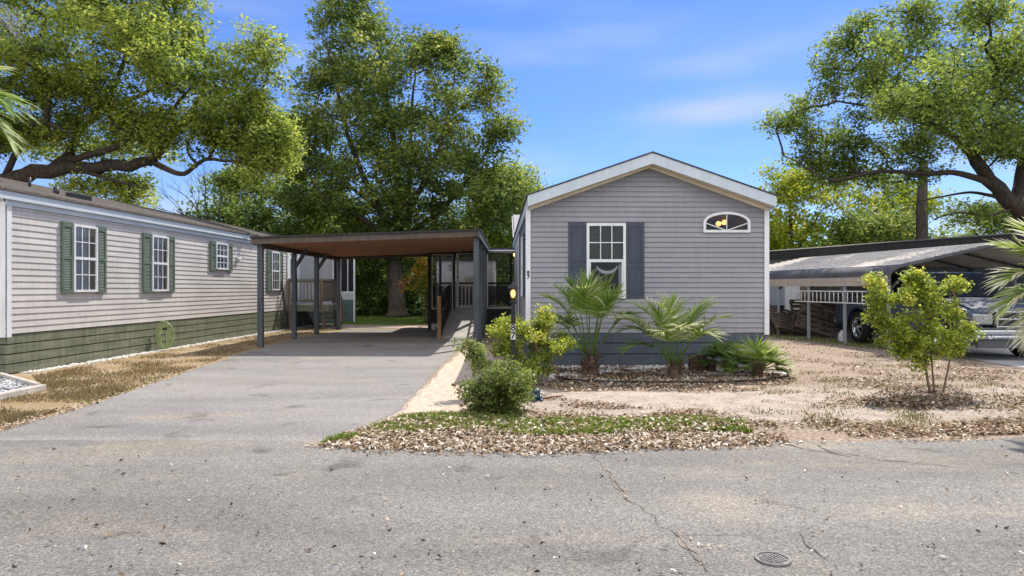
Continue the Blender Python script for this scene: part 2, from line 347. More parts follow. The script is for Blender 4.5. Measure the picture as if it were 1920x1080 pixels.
def asphalt_material(name, base, tan, tanlo, seedoff, dark=.62):
    m = bpy.data.materials.new(name); m.use_nodes = True; t = m.node_tree; n = t.nodes; p = n['Principled BSDF']; LK = t.links.new
    p.inputs['Roughness'].default_value = .92; p.inputs['Specular IOR Level'].default_value = .25
    tcn = n.new('ShaderNodeTexCoord'); mpn = n.new('ShaderNodeMapping'); mpn.inputs['Location'].default_value = (seedoff, seedoff*.7, 0); LK(tcn.outputs['Object'], mpn.inputs[0])
    v = n.new('ShaderNodeTexVoronoi'); v.inputs['Scale'].default_value = 125; LK(mpn.outputs[0], v.inputs[0])
    v2 = n.new('ShaderNodeTexNoise'); v2.inputs['Scale'].default_value = 45; v2.inputs['Detail'].default_value = 6; v2.inputs['Roughness'].default_value = .8; LK(mpn.outputs[0], v2.inputs[0])
    sep = n.new('ShaderNodeSeparateColor'); LK(v.outputs['Color'], sep.inputs[0])
    r = n.new('ShaderNodeValToRGB'); e = r.color_ramp.elements
    k = lambda f: tuple(c*f for c in base)+(1,)
    e[0].position = 0; e[0].color = k(.58); e[1].position = 1; e[1].color = k(1.55)
    for a, f in ((.35, .82), (.7, 1.05), (.88, 1.25)): x = e.new(a); x.color = k(f)
    LK(sep.outputs[0], r.inputs[0])
    r2 = n.new('ShaderNodeValToRGB'); r2.color_ramp.elements[0].position = .36; r2.color_ramp.elements[0].color = (dark, dark, dark, 1); r2.color_ramp.elements[1].position = .6; r2.color_ramp.elements[1].color = (1.1, 1.1, 1.1, 1)
    LK(v2.outputs[0], r2.inputs[0])
    mu = n.new('ShaderNodeMix'); mu.data_type = 'RGBA'; mu.blend_type = 'MULTIPLY'; mu.inputs[0].default_value = 1; LK(r.outputs[0], mu.inputs[6]); LK(r2.outputs[0], mu.inputs[7])
    big = n.new('ShaderNodeTexNoise'); big.inputs['Scale'].default_value = .65; big.inputs['Detail'].default_value = 8; big.inputs['Roughness'].default_value = .62; big.inputs['Distortion'].default_value = .4
    mp2 = n.new('ShaderNodeMapping'); mp2.inputs['Scale'].default_value = (.7, 1.6, 1); mp2.inputs['Location'].default_value = (seedoff+3, 2.1, 0); LK(tcn.outputs['Object'], mp2.inputs[0]); LK(mp2.outputs[0], big.inputs[0])
    rb = n.new('ShaderNodeValToRGB'); rb.color_ramp.elements[0].position = tanlo; rb.color_ramp.elements[0].color = (0, 0, 0, 1); rb.color_ramp.elements[1].position = tanlo+.16; rb.color_ramp.elements[1].color = (.8, .8, .8, 1); LK(big.outputs[0], rb.inputs[0])
    tm = n.new('ShaderNodeMix'); tm.data_type = 'RGBA'; tm.blend_type = 'MULTIPLY'; tm.inputs[7].default_value = tuple(tan)+(1,); LK(rb.outputs[0], tm.inputs[0]); LK(mu.outputs[2], tm.inputs[6])
    dk = n.new('ShaderNodeTexNoise'); dk.inputs['Scale'].default_value = .42; dk.inputs['Detail'].default_value = 9; dk.inputs['Roughness'].default_value = .66
    mp3 = n.new('ShaderNodeMapping'); mp3.inputs['Scale'].default_value = (.45, 1.5, 1); mp3.inputs['Location'].default_value = (seedoff+31, 7, 0); LK(tcn.outputs['Object'], mp3.inputs[0]); LK(mp3.outputs[0], dk.inputs[0])
    rd = n.new('ShaderNodeValToRGB'); rd.color_ramp.elements[0].position = .36; rd.color_ramp.elements[0].color = (.70, .71, .73, 1); rd.color_ramp.elements[1].position = .58; rd.color_ramp.elements[1].color = (1, 1, 1, 1); LK(dk.outputs[0], rd.inputs[0])
    td = n.new('ShaderNodeMix'); td.data_type = 'RGBA'; td.blend_type = 'MULTIPLY'; td.inputs[0].default_value = 1; LK(tm.outputs[2], td.inputs[6]); LK(rd.outputs[0], td.inputs[7])
    sn = n.new('ShaderNodeTexNoise'); sn.inputs['Scale'].default_value = 1.7; sn.inputs['Detail'].default_value = 5; sn.inputs['Distortion'].default_value = .6; mp4 = n.new('ShaderNodeMapping'); mp4.inputs['Location'].default_value = (seedoff+51, 17, 0); LK(tcn.outputs['Object'], mp4.inputs[0]); LK(mp4.outputs[0], sn.inputs[0])
    rs = n.new('ShaderNodeValToRGB'); rs.color_ramp.elements[0].position = .30; rs.color_ramp.elements[0].color = (.62, .61, .60, 1); rs.color_ramp.elements[1].position = .39; rs.color_ramp.elements[1].color = (1, 1, 1, 1); LK(sn.outputs[0], rs.inputs[0])
    ts = n.new('ShaderNodeMix'); ts.data_type = 'RGBA'; ts.blend_type = 'MULTIPLY'; ts.inputs[0].default_value = 1; LK(td.outputs[2], ts.inputs[6]); LK(rs.outputs[0], ts.inputs[7])
    LK(ts.outputs[2], p.inputs['Base Color'])
    b = n.new('ShaderNodeBump'); b.inputs['Strength'].default_value = .4; b.inputs['Distance'].default_value = .005; LK(sep.outputs[0], b.inputs['Height']); LK(b.outputs[0], p.inputs['Normal'])
    return m

def sheet(name, pts, z, m, kind='structure', jitter=0, step=.25, parent=None, thick=0):
    P = []
    for i in range(len(pts)):
        a = Vector(pts[i]); b = Vector(pts[(i+1) % len(pts)]); k = max(1, int((b-a).length/step)) if jitter else 1
        k = min(k, 120)
        for j in range(k):
            q = a.lerp(b, j/k)
            if jitter and (b-a).length < 40:
                q += Vector((noise.noise((q.x*1.7, q.y*1.7, 3)), noise.noise((q.x*1.7, q.y*1.7, 9))))*jitter+Vector((noise.noise((q.x*7, q.y*7, 3)), noise.noise((q.x*7, q.y*7, 9))))*jitter*.5
            P.append((q.x, q.y, z))
    bm = bmesh.new(); vs = [bm.verts.new(p) for p in P]; bm.faces.new(vs); bmesh.ops.triangulate(bm, faces=bm.faces[:]); bmesh.ops.recalc_face_normals(bm, faces=bm.faces[:])
    for f in bm.faces:
        if f.normal.z < 0: f.normal_flip()
    me = bpy.data.meshes.new(name); bm.to_mesh(me); bm.free(); me.materials.append(m)
    o = bpy.data.objects.new(name, me); COL.objects.link(o); o.parent = parent
    if kind: o['kind'] = kind
    return o
GROUND = ground_material()
sheet('ground', [(-700, -300), (700, -300), (700, 1200), (-700, 1200)], 0, GROUND)
ROADM = asphalt_material('worn_road_asphalt', (.238, .224, .203), (1.48, 1.36, 1.16), .52, 0)
DRIVEM = asphalt_material('driveway_asphalt', (.272, .256, .238), (1.30, 1.16, .98), .55, 11, dark=.75)
road = sheet('road', [(-90, -30), (90, -30), (90, 6.75)] + [G(*p) for p in ((1920, 822), (1750, 829), (1600, 829), (1480, 828), (1420, 836), (1300, 842), (1000, 847), (800, 845), (690, 843), (600, 838), (560, 829), (300, 828), (0, 828))] + [(-90, 6.6)], .012, ROADM, jitter=.05)
sheet('driveway', [G(*p) for p in ((-160, 850), (-160, 852), (0, 845), (590, 845), (600, 836), (650, 818), (720, 786), (752, 768), (790, 725), (832, 680), (868, 648), (884, 634))]+[(-1.2, 21), (-2.1, 24.6), (-6.2, 24.6)]+[G(*p) for p in ((633, 622), (547, 637), (443, 667), (300, 715), (233, 738), (167, 762), (100, 780), (0, 810), (-160, 848))], .006, DRIVEM, jitter=.06)
SANDM = mat('pale_sand', (.56, .465, .36, 1), (.36, .28, .21, 1), scale=9, detail=9, rough=.97, bump=.5, bscale=40, lo=.3, hi=.7)
sheet('sand_strip', [G(*p) for p in ((884, 640), (868, 656), (832, 690), (790, 735), (752, 778), (800, 790), (880, 770), (925, 730), (930, 690), (925, 650))], .009, SANDM, jitter=.07)
sheet('rear_path', [(-8.2, 25.6), (-2.6, 25.4), (-2.6, 26.6), (-6, 27.0), (-8.2, 28.4)], .006, SANDM, jitter=.15)
sheet('concrete_drive', [(9.75, 23), (9.8, 15.5), (9.7, 12.6), (10.3, 6.9), (16.5, 6.9), (16.5, 23)], .008, CONC, jitter=.04)
# old stains on the road and worn seams
CRACK = mat('crack_fill', (.06, .053, .048, 1), (.13, .10, .075, 1), scale=9, rough=.95, lo=.45, hi=.6)
CRACKL = mat('crack_sand_fill', (.28, .215, .15, 1), (.18, .15, .12, 1), scale=9, rough=.95)
def crack(px, w, m, seed):
    rnd = random.Random(seed); P = [Vector(G(*p)) for p in px]; Q = []
    for a, b in zip(P, P[1:]):
        k = max(2, int((b-a).length/.035))
        for j in range(k):
            q = a.lerp(b, j/k); q += Vector((noise.noise((q.x*6+seed, q.y*6, 0)), noise.noise((q.x*6, q.y*6+seed, 5))))*.05+Vector((rnd.uniform(-1, 1), rnd.uniform(-1, 1)))*.006; Q.append(q)
    mb = MB(); vs = []
    for i, q in enumerate(Q):
        d = (Q[min(i+1, len(Q)-1)]-Q[max(i-1, 0)]).normalized(); nn = Vector((-d.y, d.x))*w*.75*max(.12, rnd.uniform(.1, 1.0)+noise.noise((i*.1, seed, 0)))
        vs += [(*(q+nn), .0165), (*(q-nn), .0165)]
    mb.add(vs, [(2*i, 2*i+1, 2*i+3, 2*i+2) for i in range(len(Q)-1)]); mb.build('crack', m, road)
crack([(1108, 850), (1130, 880), (1165, 925), (1215, 970), (1262, 1003), (1290, 1030), (1330, 1082)], .006, CRACK, 1)
crack([(1130, 880), (1165, 925), (1180, 945)], .010, CRACKL, 2)
crack([(1262, 1003), (1290, 1030), (1320, 1070)], .012, CRACKL, 3)
crack([(1280, 1007), (1360, 1006), (1420, 1008), (1490, 1010)], .004, CRACK, 4)
crack([(1490, 1005), (1530, 1040), (1590, 1082)], .006, CRACK, 5)
crack([(1505, 828), (1560, 850), (1640, 863), (1720, 872), (1800, 880), (1925, 893)], .010, CRACK, 6)
crack([(1450, 832), (1530, 848), (1600, 860)], .014, CRACK, 7)
crack([(1490, 1010), (1540, 985), (1580, 950)], .003, CRACK, 8)
crack([(1580, 985), (1640, 1010)], .003, CRACK, 9)

# ------------------------------------------------------------------ window builder (M maps u, d(outward), z)
def window(parent, M0, u0, u1, z0, z1, cols, rows, two_sash=True, blind=None, proud=.045, upper_only=False, curtain=None, back=True, t=.05, blind_all=True, base=.0):
    M = lambda u, d, z: M0(u, d+base, z)
    f = MB(); g = .022
    f.box(u0, u0+t, 0.002, proud, z0, z1, M); f.box(u1-t, u1, 0.002, proud, z0, z1, M)
    f.box(u0+t, u1-t, 0.002, proud-.002, z1-t, z1, M); f.box(u0+t, u1-t, .002, proud+.012, z0, z0+t, M)
    zm = (z0+z1)/2
    if two_sash: f.box(u0+t, u1-t, .012, proud-.004, zm-.025, zm+.03, M)
    halves = [(zm+.03, z1-t), (z0+t, zm-.025)] if two_sash else [(z0+t, z1-t)]
    for hi, (a, b) in enumerate(halves):
        if upper_only and hi == 1:
            f.box(u0+t, u0+t+.03, .01, proud-.01, a, b, M); f.box(u1-t-.03, u1-t, .01, proud-.01, a, b, M); f.box(u0+t+.03, u1-t-.03, .01, proud-.012, a, a+.03, M); continue
        for c in range(1, cols):
            u = u0+t+(u1-u0-2*t)*c/cols; f.box(u-.009, u+.009, proud-.022, proud-.012, a, b, M)
        for r in range(1, rows):
            z = a+(b-a)*r/rows; f.box(u0+t, u1-t, proud-.021, proud-.011, z-.009, z+.009, M)
    fo = f.build('window', WHITE, parent)
    q_ = [M(u0+t, proud-.026, z0+t), M(u1-t, proud-.026, z0+t), M(u1-t, proud-.026, z1-t), M(u0+t, proud-.026, z1-t)]
    nv = (Vector(q_[1])-Vector(q_[0])).cross(Vector(q_[2])-Vector(q_[1])); ov = Vector(M(u0, 1, z0))-Vector(M(u0, 0, z0))
    p = MB(); p.add(q_, [(0, 1, 2, 3) if nv.dot(ov) > 0 else (3, 2, 1, 0)]); p.build('pane', GLASS, fo)
    if back:
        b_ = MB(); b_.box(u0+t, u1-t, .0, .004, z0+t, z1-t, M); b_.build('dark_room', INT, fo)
    if blind:
        bl = MB(); z = z1-t-.01; zb = z0+t if blind_all else zm
        while z > zb+.02:
            bl.add([M(u0+t, .006, z), M(u1-t, .006, z), M(u1-t, .009, z-.0235), M(u0+t, .009, z-.0235)], [(0, 1, 2, 3)]); z -= .026
        bl.build('blind', blind, fo)
    if curtain:
        cb = MB(); a = u1-t-(u1-u0)*.28
        cb.box(a, u1-t, .0175, .0185, z0+t, z1-t, M); cb.build('curtain', CURT, fo)
    return fo

def text_mesh(s, size, name, m, parent, loc, rot=(R(90), 0, 0), bold=.0):
    c = bpy.data.curves.new('txt', 'FONT'); c.body = s; c.size = size; c.extrude = .001; c.offset = bold; c.align_x = 'CENTER'; c.align_y = 'CENTER'
    o = bpy.data.objects.new('txt', c); COL.objects.link(o); dg = bpy.context.evaluated_depsgraph_get(); dg.update()
    me = bpy.data.meshes.new_from_object(o.evaluated_get(dg)); bpy.data.objects.remove(o); me.materials.clear(); me.materials.append(m)
    q = bpy.data.objects.new(name, me); COL.objects.link(q); q.parent = parent; q.location = loc; q.rotation_euler = rot
    return q

# ------------------------------------------------------------------ main house
def main_house():
    t = thing('mobile_home', 'lavender-grey sided home with white gable trim, slate shutters and number 87', 'house', (.343, 13.0, 0), R(1.2))
    Wd, Ln = 4.68, 13.0
    MF = lambda u, d, z: (u, -d, z)
    ML = lambda u, d, z: (-d, u, z)
    # arch window geometry
    ax0, ax1, az0, azs, azt = 3.40, 4.326, 2.607, 2.80, 3.012
    def arch_half(z):
        if z <= azs: return (ax1-ax0)/2
        q = (z-azs)/(azt-azs)
        return (ax1-ax0)/2*math.sqrt(max(0, 1-q*q)) if q < 1 else 0
    wx0, wx1, wz0, wz1 = 1.110, 1.877, 1.318, 2.782
    def holes(z):
        r = []
        if wz0+.03 < z < wz1-.03: r.append((wx0+.03, wx1-.03))
        if az0+.03 < z < azt-.03:
            h_ = arch_half(z)-.03
            if h_ > .02: r.append(((ax0+ax1)/2-h_, (ax0+ax1)/2+h_))
        return r
    def xr(z):
        if z <= 3.05: return (0, Wd)
        d = (z-3.05)/.342; return (min(d, 2.34), max(Wd-d, 2.34))
    mb = MB(); lap_wall(mb, MF, xr, .648, 3.85, .0985, .020, holes, 5)
    w_ = mb.build('front_wall', SIDE, t)
    mb = MB(); lap_wall(mb, ML, lambda z: (0, 11.5), .648, 3.05, .0985, .020, None, 1)
    mb.box(Wd-.02, Wd, 0, Ln, .648, 3.05); mb.box(0, Wd, Ln-.02, Ln, .648, 3.05)
    mb.build('side_wall', SIDE, t)
    # rooms
    for (a, b, c, d, z0, z1) in ((wx0-.3, wx1+.3, .08, 2.2, .9, 3.0), (ax0-.5, ax1+.25, .08, 3.2, 2.0, 3.04)):
        mb = MB(); vs = [(x, y, z) for x in (a, b) for y in (c, d) for z in (z0, z1)]
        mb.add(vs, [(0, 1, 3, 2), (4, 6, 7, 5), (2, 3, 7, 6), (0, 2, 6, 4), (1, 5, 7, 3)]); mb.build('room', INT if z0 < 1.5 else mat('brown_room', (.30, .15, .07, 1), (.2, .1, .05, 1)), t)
    # window
    f = window(t, MF, wx0, wx1, wz0, wz1, 3, 2, True, None, .05, upper_only=True, back=False, t=.052)
    bl = MB(); z = wz1-.06
    while z > (wz0+wz1)/2:
        bl.add([(wx0+.05, .05, z), (wx1-.05, .05, z), (wx1-.05, .03, z-.020), (wx0+.05, .03, z-.020)], [(0, 1, 2, 3)]); z -= .0255
    bl.build('blind', BLINDK, f)
    rb = MB(); pts = []
    for i in range(13):
        a = math.pi*(1.1+.8*i/12); pts.append((1.53+.22*math.cos(a), .10, 2.02+.20*math.sin(a)))
    rb.tube(pts, [.012+.028*math.sin(math.pi*i/12) for i in range(13)], 8); rb.build('hanging_ornament', BLIND, f)
    cu = MB(); cu.box(1.76, 1.83, .09, .1, 1.36, 2.0); cu.build('curtain', BLIND, f)
    # arch window
    cx = (ax0+ax1)/2; out_ = [(ax0, az0), (ax1, az0)]; inn = [(ax0+.05, az0+.05), (ax1-.05, az0+.05)]
    for i in range(25):
        a = math.pi*i/24
        out_.append((cx+(ax1-ax0)/2*math.cos(a), azs+(azt-azs)*math.sin(a)))
        inn.append((cx+((ax1-ax0)/2-.05)*math.cos(a), azs-.005+(azt-azs-.045)*math.sin(a)))
    mb = MB(); k = len(out_)
    vs = [MF(*(p[0], d, p[1])) for d in (.0, .045) for p in out_]+[MF(*(p[0], d, p[1])) for d in (.0, .045) for p in inn]
    fs = []
    for i in range(k):
        j = (i+1) % k
        fs += [(k+i, k+j, 3*k+j, 3*k+i), (i, j, k+j, k+i), (2*k+i, 3*k+i, 3*k+j, 2*k+j)]
    mb.add(vs, fs); mb.bar((cx, -.02, az0+.05), (cx, -.02, azt-.045), .018, .012)
    for s in (-1, 1): mb.bar((cx+s*.03, -.02, az0+.05), (cx+s*((ax1-ax0)/2-.05), -.02, azs-.01), .018, .012, up=(0, 1, 0))
    aw = mb.build('arch_window', WHITE, t)
    p = MB(); p.add([MF(q[0], .01, q[1]) for q in inn], [tuple(range(k))]); p.build('pane', GLASS, aw)
    # shutters
    for a, b in ((.756, 1.106), (1.881, 2.243)):
        s = MB(); s.box(a, b, .010, .028, wz0-.0, wz1+.02, MF)
        zz = [wz0+.07, wz0+.62, wz0+.70, wz1-.06]
        for z0, z1 in ((zz[0], zz[1]), (zz[2], zz[3])):
            for q in ((a+.05, a+.062, z0, z1), (b-.062, b-.05, z0, z1), (a+.062, b-.062, z0, z0+.012), (a+.062, b-.062, z1-.012, z1)):
                s.box(q[0], q[1], .0285, .036, q[2], q[3], MF)
            s.box(a+.085, b-.085, .0285, .034, z0+.035, z1-.035, MF)
        s.build('shutter', SLATE, t, bevel=.003)
    # trims
    c = MB(); c.box(-.075, .018, .021, .034, .648, 3.10, MF); c.box(-.075, -.0215, -.10, .0205, .648, 3.10, MF); c.build('corner_trim', WHITE, t)
    c = MB(); c.box(Wd-.075, Wd+.02, .021, .034, .605, 3.10, MF); c.box(Wd+.001, Wd+.02, -.09, .0135, .605, 3.1, MF); c.build('corner_trim', WHITE, t)
    c = MB(); c.box(6.05, 6.15, .021, .04, .65, 3.05, ML); c.build('side_trim', WHITE, t)
    c = MB(); c.box(6.15, 11.4, .021, .032, .65, 3.02, ML); c.build('white_side_panel', mat('pale_blue_panel', (.50, .54, .58, 1), rough=.6), t)
    # roof
    ap = 2.335; ez = 3.28; az_ = 4.10
    for s in (-1, 1):
        xe = -.05 if s < 0 else 4.72
        rk = MB(); poly = [(ap, az_), (xe, ez), (xe, ez-.205), (ap, az_-.205)]
        rk.prism(poly, .30, .325, MF); rk.build('rake_board', FASC, t)
        sh = MB(); poly = [(ap, az_+.028), (xe+s*.03, ez+.018), (xe+s*.03, ez-.002), (ap, az_+.004)]
        sh.prism(poly, -Ln-.2, .345, MF); sh.build('roof', mat('dark_shingle', (.09, .085, .085, 1), (.05, .047, .047, 1), scale=20, rough=.95, bump=.5), t)
        sf = MB(); poly = [(ap, az_-.165), (xe, ez-.165), (xe, ez-.185), (ap, az_-.185)]
        sf.prism(poly, .004, .298, MF); sf.build('soffit', SOFF, t)
        tr = MB(); poly = [(ap, az_-.19), (xe-s*.06, ez-.19+.02), (xe-s*.06, ez-.245), (ap, az_-.24)]
        tr.prism(poly, .016, .04, MF); tr.build('frieze_trim', SOFF, t)
    fa = MB(); fa.box(-.05, -.025, -12.9, .29, 3.06, 3.272, MF); fa.build('eave_fascia', FASC, t)
    fa = MB(); fa.box(4.70, 4.72, -12.9, .29, 3.06, 3.272, MF); fa.build('eave_fascia', FASC, t)
    # skirting boards
    zz = .645; k = 0
    sk = MB()
    for z0, z1 in ((.457, .64), (.240, .436), (-.02, .219)):
        sk.box(.03, Wd-.12, -.02+.002*k, .012-.002*k, z0, z1, MF); k += 1
    sk.box(.04, Wd-.13, -.04, -.03, -.02, .64, MF); sk.box(Wd-.1, Wd-.02, -.02, -.3, 0, .64, MF)
    sk.build('skirting', SKIRT, t)
    sk = MB()
    for z0, z1 in ((.452, .64), (.235, .44), (-.02, .223)): sk.box(.02, Ln-.2, -.01, .004, z0, z1, ML)
    sk.box(.02, Ln-.2, -.04, -.03, 0, .64, ML); sk.build('side_skirting', SKIRT, t)
    # side window with shutter
    window(t, ML, 2.3, 3.1, 1.33, 2.72, 2, 2, True, BLIND, .045, base=.02)
    s = MB(); s.box(1.98, 2.28, .016, .05, 1.32, 2.74, ML); s.build('shutter', SLATE, t)
    # cross wing roof behind
    wr = MB(); wr.add([(.02, 11.4, 2.95), (4.4, 11.4, 2.95), (4.4, 15.2, 4.62), (.02, 15.2, 4.62), (.02, 11.4, 2.9), (4.4, 11.4, 2.9), (4.4, 15.2, 4.56), (.02, 15.2, 4.56)],
        [(0, 1, 2, 3), (7, 6, 5, 4), (0, 4, 5, 1), (1, 5, 6, 2), (2, 6, 7, 3), (3, 7, 4, 0)]); wr.build('wing_roof', SHING2, t)
    wr = MB(); wr.prism([(11.4, 2.9), (15.2, 4.55), (15.2, 4.3), (11.7, 2.75), (11.4, 2.75)], .0, .03, lambda a, b, c_: (.0-b, a, c_)); wr.build('wing_rake_board', WHITE, t)
    for i, ch in enumerate('87'):
        text_mesh(ch, .105, 'house_number', BLACK, t, (-.028, -.037, 1.815-.085*i), bold=.004)
    return t
main_house()
cl = thing('ceiling_lamp', 'glowing amber globe lamp hanging inside the arched window', 'lamp', (4.50, 14.3, 2.90))
GLOBE = emis('amber_globe', (1, .50, .14, 1), 1.5)
for q in ((-.07, 0, 0), (.06, .02, .03)):
    mb = MB(); mb.lathe(q, [(.001, -.055)]+[(.06*math.sin(a), -.055*math.cos(a)) for a in (.4, .8, 1.2, 1.57, 1.95, 2.4, 2.8)]+[(.001, .055)], 14); mb.build('globe', GLOBE, cl)
mb = MB(); mb.tube([(.0, 0, .03), (.0, 0, .12)], .01); mb.bar((-.55, .05, .09), (.35, .05, .12), .09, .012); mb.build('fan_blade', WOODT, cl)

# ------------------------------------------------------------------ left neighbour
NX, NY, NYAW = -8.802, 11.58, -math.atan(.0344)
def nl(u): return (11500/u-NY)/math.cos(NYAW)
def neighbour():
    t = thing('mobile_home', 'long pale-sided home with sage green shutters and olive board skirting', 'house', (NX, NY, 0), NYAW)
    M = lambda u, d, z: (d, u, z); ME = lambda u, d, z: (-u, -d, z); Ln = 18.75
    mb = MB(); lap_wall(mb, M, lambda z: (0, Ln), .715, 3.02, .1155, .015, None, 1, 3); mb.build('side_wall', SIDE2, t)
    def xr(z):
        d = max(0, (z-3.12)/.27); return (min(d, 2.3), max(4.6-d, 2.3))
    mb = MB(); lap_wall(mb, ME, xr, .715, 3.72, .1155, .016, None, 1); mb.build('end_wall', SIDE2, t)
    mb = MB(); mb.box(-4.6, 0, Ln-.02, Ln, .715, 3.1); mb.box(-4.6, -4.58, 0, Ln, .715, 3.1); mb.build('rear_wall', SIDE2, t)
    c = MB(); c.box(-.0, .10, .022, .034, .66, 3.02, M); c.box(.022, -.10, -.036, .034, .66, 3.02, lambda a, b, z: (a, -.036+(-b+.034)*.0+(-.0 if b > 0 else -.014), z) if False else (a, -.02 if b > 0 else -.034, z)); c.build('corner_trim', WHITE, t)
    fr = MB(); fr.box(-.02, Ln+.05, .022, .040, 2.96, 3.13, M); fr.box(-.3, Ln+.3, .042, .10, 3.06, 3.19, M); fr.box(-.3, Ln+.3, .0, .1, 3.19, 3.2, M); fr.build('eave_fascia', mat('pale_blue_fascia', (.52, .58, .62, 1), (.46, .52, .57, 1), scale=2, rough=.6), t)
    for s in (1, -1):
        r = MB(); e = .13 if s > 0 else -4.73
        poly = [(-2.3, 3.90), (e, 3.24), (e, 3.205), (-2.3, 3.86)]
        r.prism(poly, -.32, Ln+.35, lambda a, b, z: (a, b, z)); r.build('roof', SHING, t)
    # shingle courses
    r = MB()
    for i in range(14):
        q = i/14; x = .13-2.43*q; z = 3.24+.66*q
        r.add([(x, -.325, z+.003), (x, Ln+.355, z+.003), (x, Ln+.355, z+.012), (x, -.325, z+.012), (x-.17, -.325, z+.050), (x-.17, Ln+.355, z+.050)], [(0, 1, 2, 3), (3, 2, 5, 4)])
    r.build('shingle_courses', SHING, t)
    v = MB(); v.tube([(-.75, 2.25, 3.40), (-.75, 2.25, 3.62)], .055, 10); v.box(-.62, -.50, 2.35, 3.0, 3.40, 3.52); v.build('roof_vent', BLACK, t)
    v = MB(); v.tube([(-1.2, 2.1, 3.5), (-1.2, 2.1, 3.8)], .03, 8); v.build('vent_pipe', BLACK, t)
    # skirting
    sk = MB(); k = 0
    rr = random.Random(4); z = .705
    for z0, z1 in ((.541, .70), (.369, .521), (.194, .349), (.024, .174), (-.1, .004)):
        u = 0.0
        while u < Ln:
            u2 = min(Ln, u+rr.choice((2.4, 3.6, 3.0)))
            sk.box(u, u2-.006, -.02, -.002+rr.uniform(-.003, .004), z0, z1, M); u = u2
        sk.box(.03, 4.6, -.03, -.012, z0, z1, ME)
    sk.build('skirting', OLIVE, t)
    sk = MB(); sk.box(.02, Ln, -.06, -.05, 0, .71, M); sk.box(.06, 4.5, -.06, -.05, 0, .71, ME); sk.build('skirting_backing', BLACK, t)
    # windows
    def shutter(u0, u1, z0, z1):
        s = MB(); s.box(u0, u0+.05, .02, .06, z0, z1, M); s.box(u1-.05, u1, .02, .06, z0, z1, M)
        zm = (z0+z1)/2
        for a, b in ((z0, z0+.08), (zm-.03, zm+.03), (z1-.10, z1)): s.box(u0+.05, u1-.05, .02, .058, a, b, M)
        s.box(u0+.05, u1-.05, .02, .03, z0+.05, z1-.05, M)
        for a, b in ((z0+.09, zm-.04), (zm+.04, z1-.11)):
            z = a
            while z < b:
                s.add([M(u0+.05, .052, z), M(u1-.05, .052, z), M(u1-.05, .034, z+.026), M(u0+.05, .034, z+.026)], [(0, 1, 2, 3)]); z += .032
        s.build('shutter', SHUT, t)
    for (a, b, c_, d) in ((891, 870, 825.5, 808), (738, 722, 691.5, 679), (504, 496, 481.5, 475)):
        shutter(nl(a), nl(b)-.01, 1.415, 2.815); window(t, M, nl(b), nl(c_), 1.44, 2.79, 3, 2, True, BLIND, .05, curtain=True, t=.045, base=.022); shutter(nl(c_)+.01, nl(d), 1.415, 2.815)
    a, b, c_, d = 611.3, 601.3, 579, 570
    shutter(nl(a), nl(b)-.01, 2.02, 2.855); window(t, M, nl(b), nl(c_), 2.06, 2.83, 3, 2, True, BLIND, .05, t=.045, base=.022); shutter(nl(c_)+.01, nl(d), 2.02, 2.855)
    vb = MB(); vb.box(nl(561), nl(556), .02, .10, 2.39, 2.48, M); vb.box(nl(560), nl(557), .02, .06, 2.34, 2.39, M); vb.build('vent_hood', WHITE, t, bevel=.01)
    d_ = MB(); d_.box(nl(466), nl(463), .021, .05, .75, 2.85, M); d_.box(nl(446), nl(443), .021, .05, .75, 2.85, M); d_.box(nl(463), nl(446), .021, .05, 2.78, 2.85, M); d_.box(nl(463), nl(446), .021, .035, .75, 2.78, M); d_.build('door', WHITE, t, bevel=.004)
    pl = MB(); pl.box(nl(460), nl(449), .036, .04, 1.7, 2.6, M); pl.build('door_pane', GLASS, t)
    # screened porch at far end
    P0 = Ln-.02
    s = MB(); 
    for x in (0.02, .36, .68, .96): s.box(x, x+.035, P0, P0+.04, 1.36, 2.95)
    s.box(.96, 1.03, P0-.01, P0+.04, .0, 2.98); s.box(0, .05, P0-.03, P0, .5, 2.98); s.box(.0, 1.1, P0-.05, P0+.3, 2.98, 3.08); s.box(.055, .96, P0, P0+.05, 1.31, 1.36); s.build('porch_frame', WHITE, t)
    s = MB(); s.box(.055, .96, P0+.005, P0+.03, .98, 1.31); s.build('porch_panel', mat('pale_porch_panel', (.45, .47, .48, 1)), t)
    s = MB()
    for i in range(5): s.box(.055, .955, P0, P0+.03, .02+.19*i, .195+.19*i)
    s.box(.055, .955, P0+.04, P0+.05, 0, .98); s.build('porch_skirting', mat('teal_grey_boards', (.10, .15, .155, 1), (.06, .09, .095, 1), scale=4), t)
    s = MB(); s.add([(.05, P0+.02, 1.36), (.96, P0+.02, 1.36), (.96, P0+.02, 2.98), (.05, P0+.02, 2.98)], [(0, 1, 2, 3)]); s.add([(1.0, P0+.04, 1.36), (1.0, P0+.25, 1.36), (1.0, P0+.25, 2.98), (1.0, P0+.04, 2.98)], [(0, 1, 2, 3)]); s.build('porch_screen', screen_mat('dark_screen', .8), t)
    s = MB(); s.box(.97, 1.0, P0+.05, P0+.25, 0, 1.36); s.box(0, 1, P0+.26, P0+.3, 0, 2.98); s.build('porch_side', DARKW, t)
    return t
neighbour()

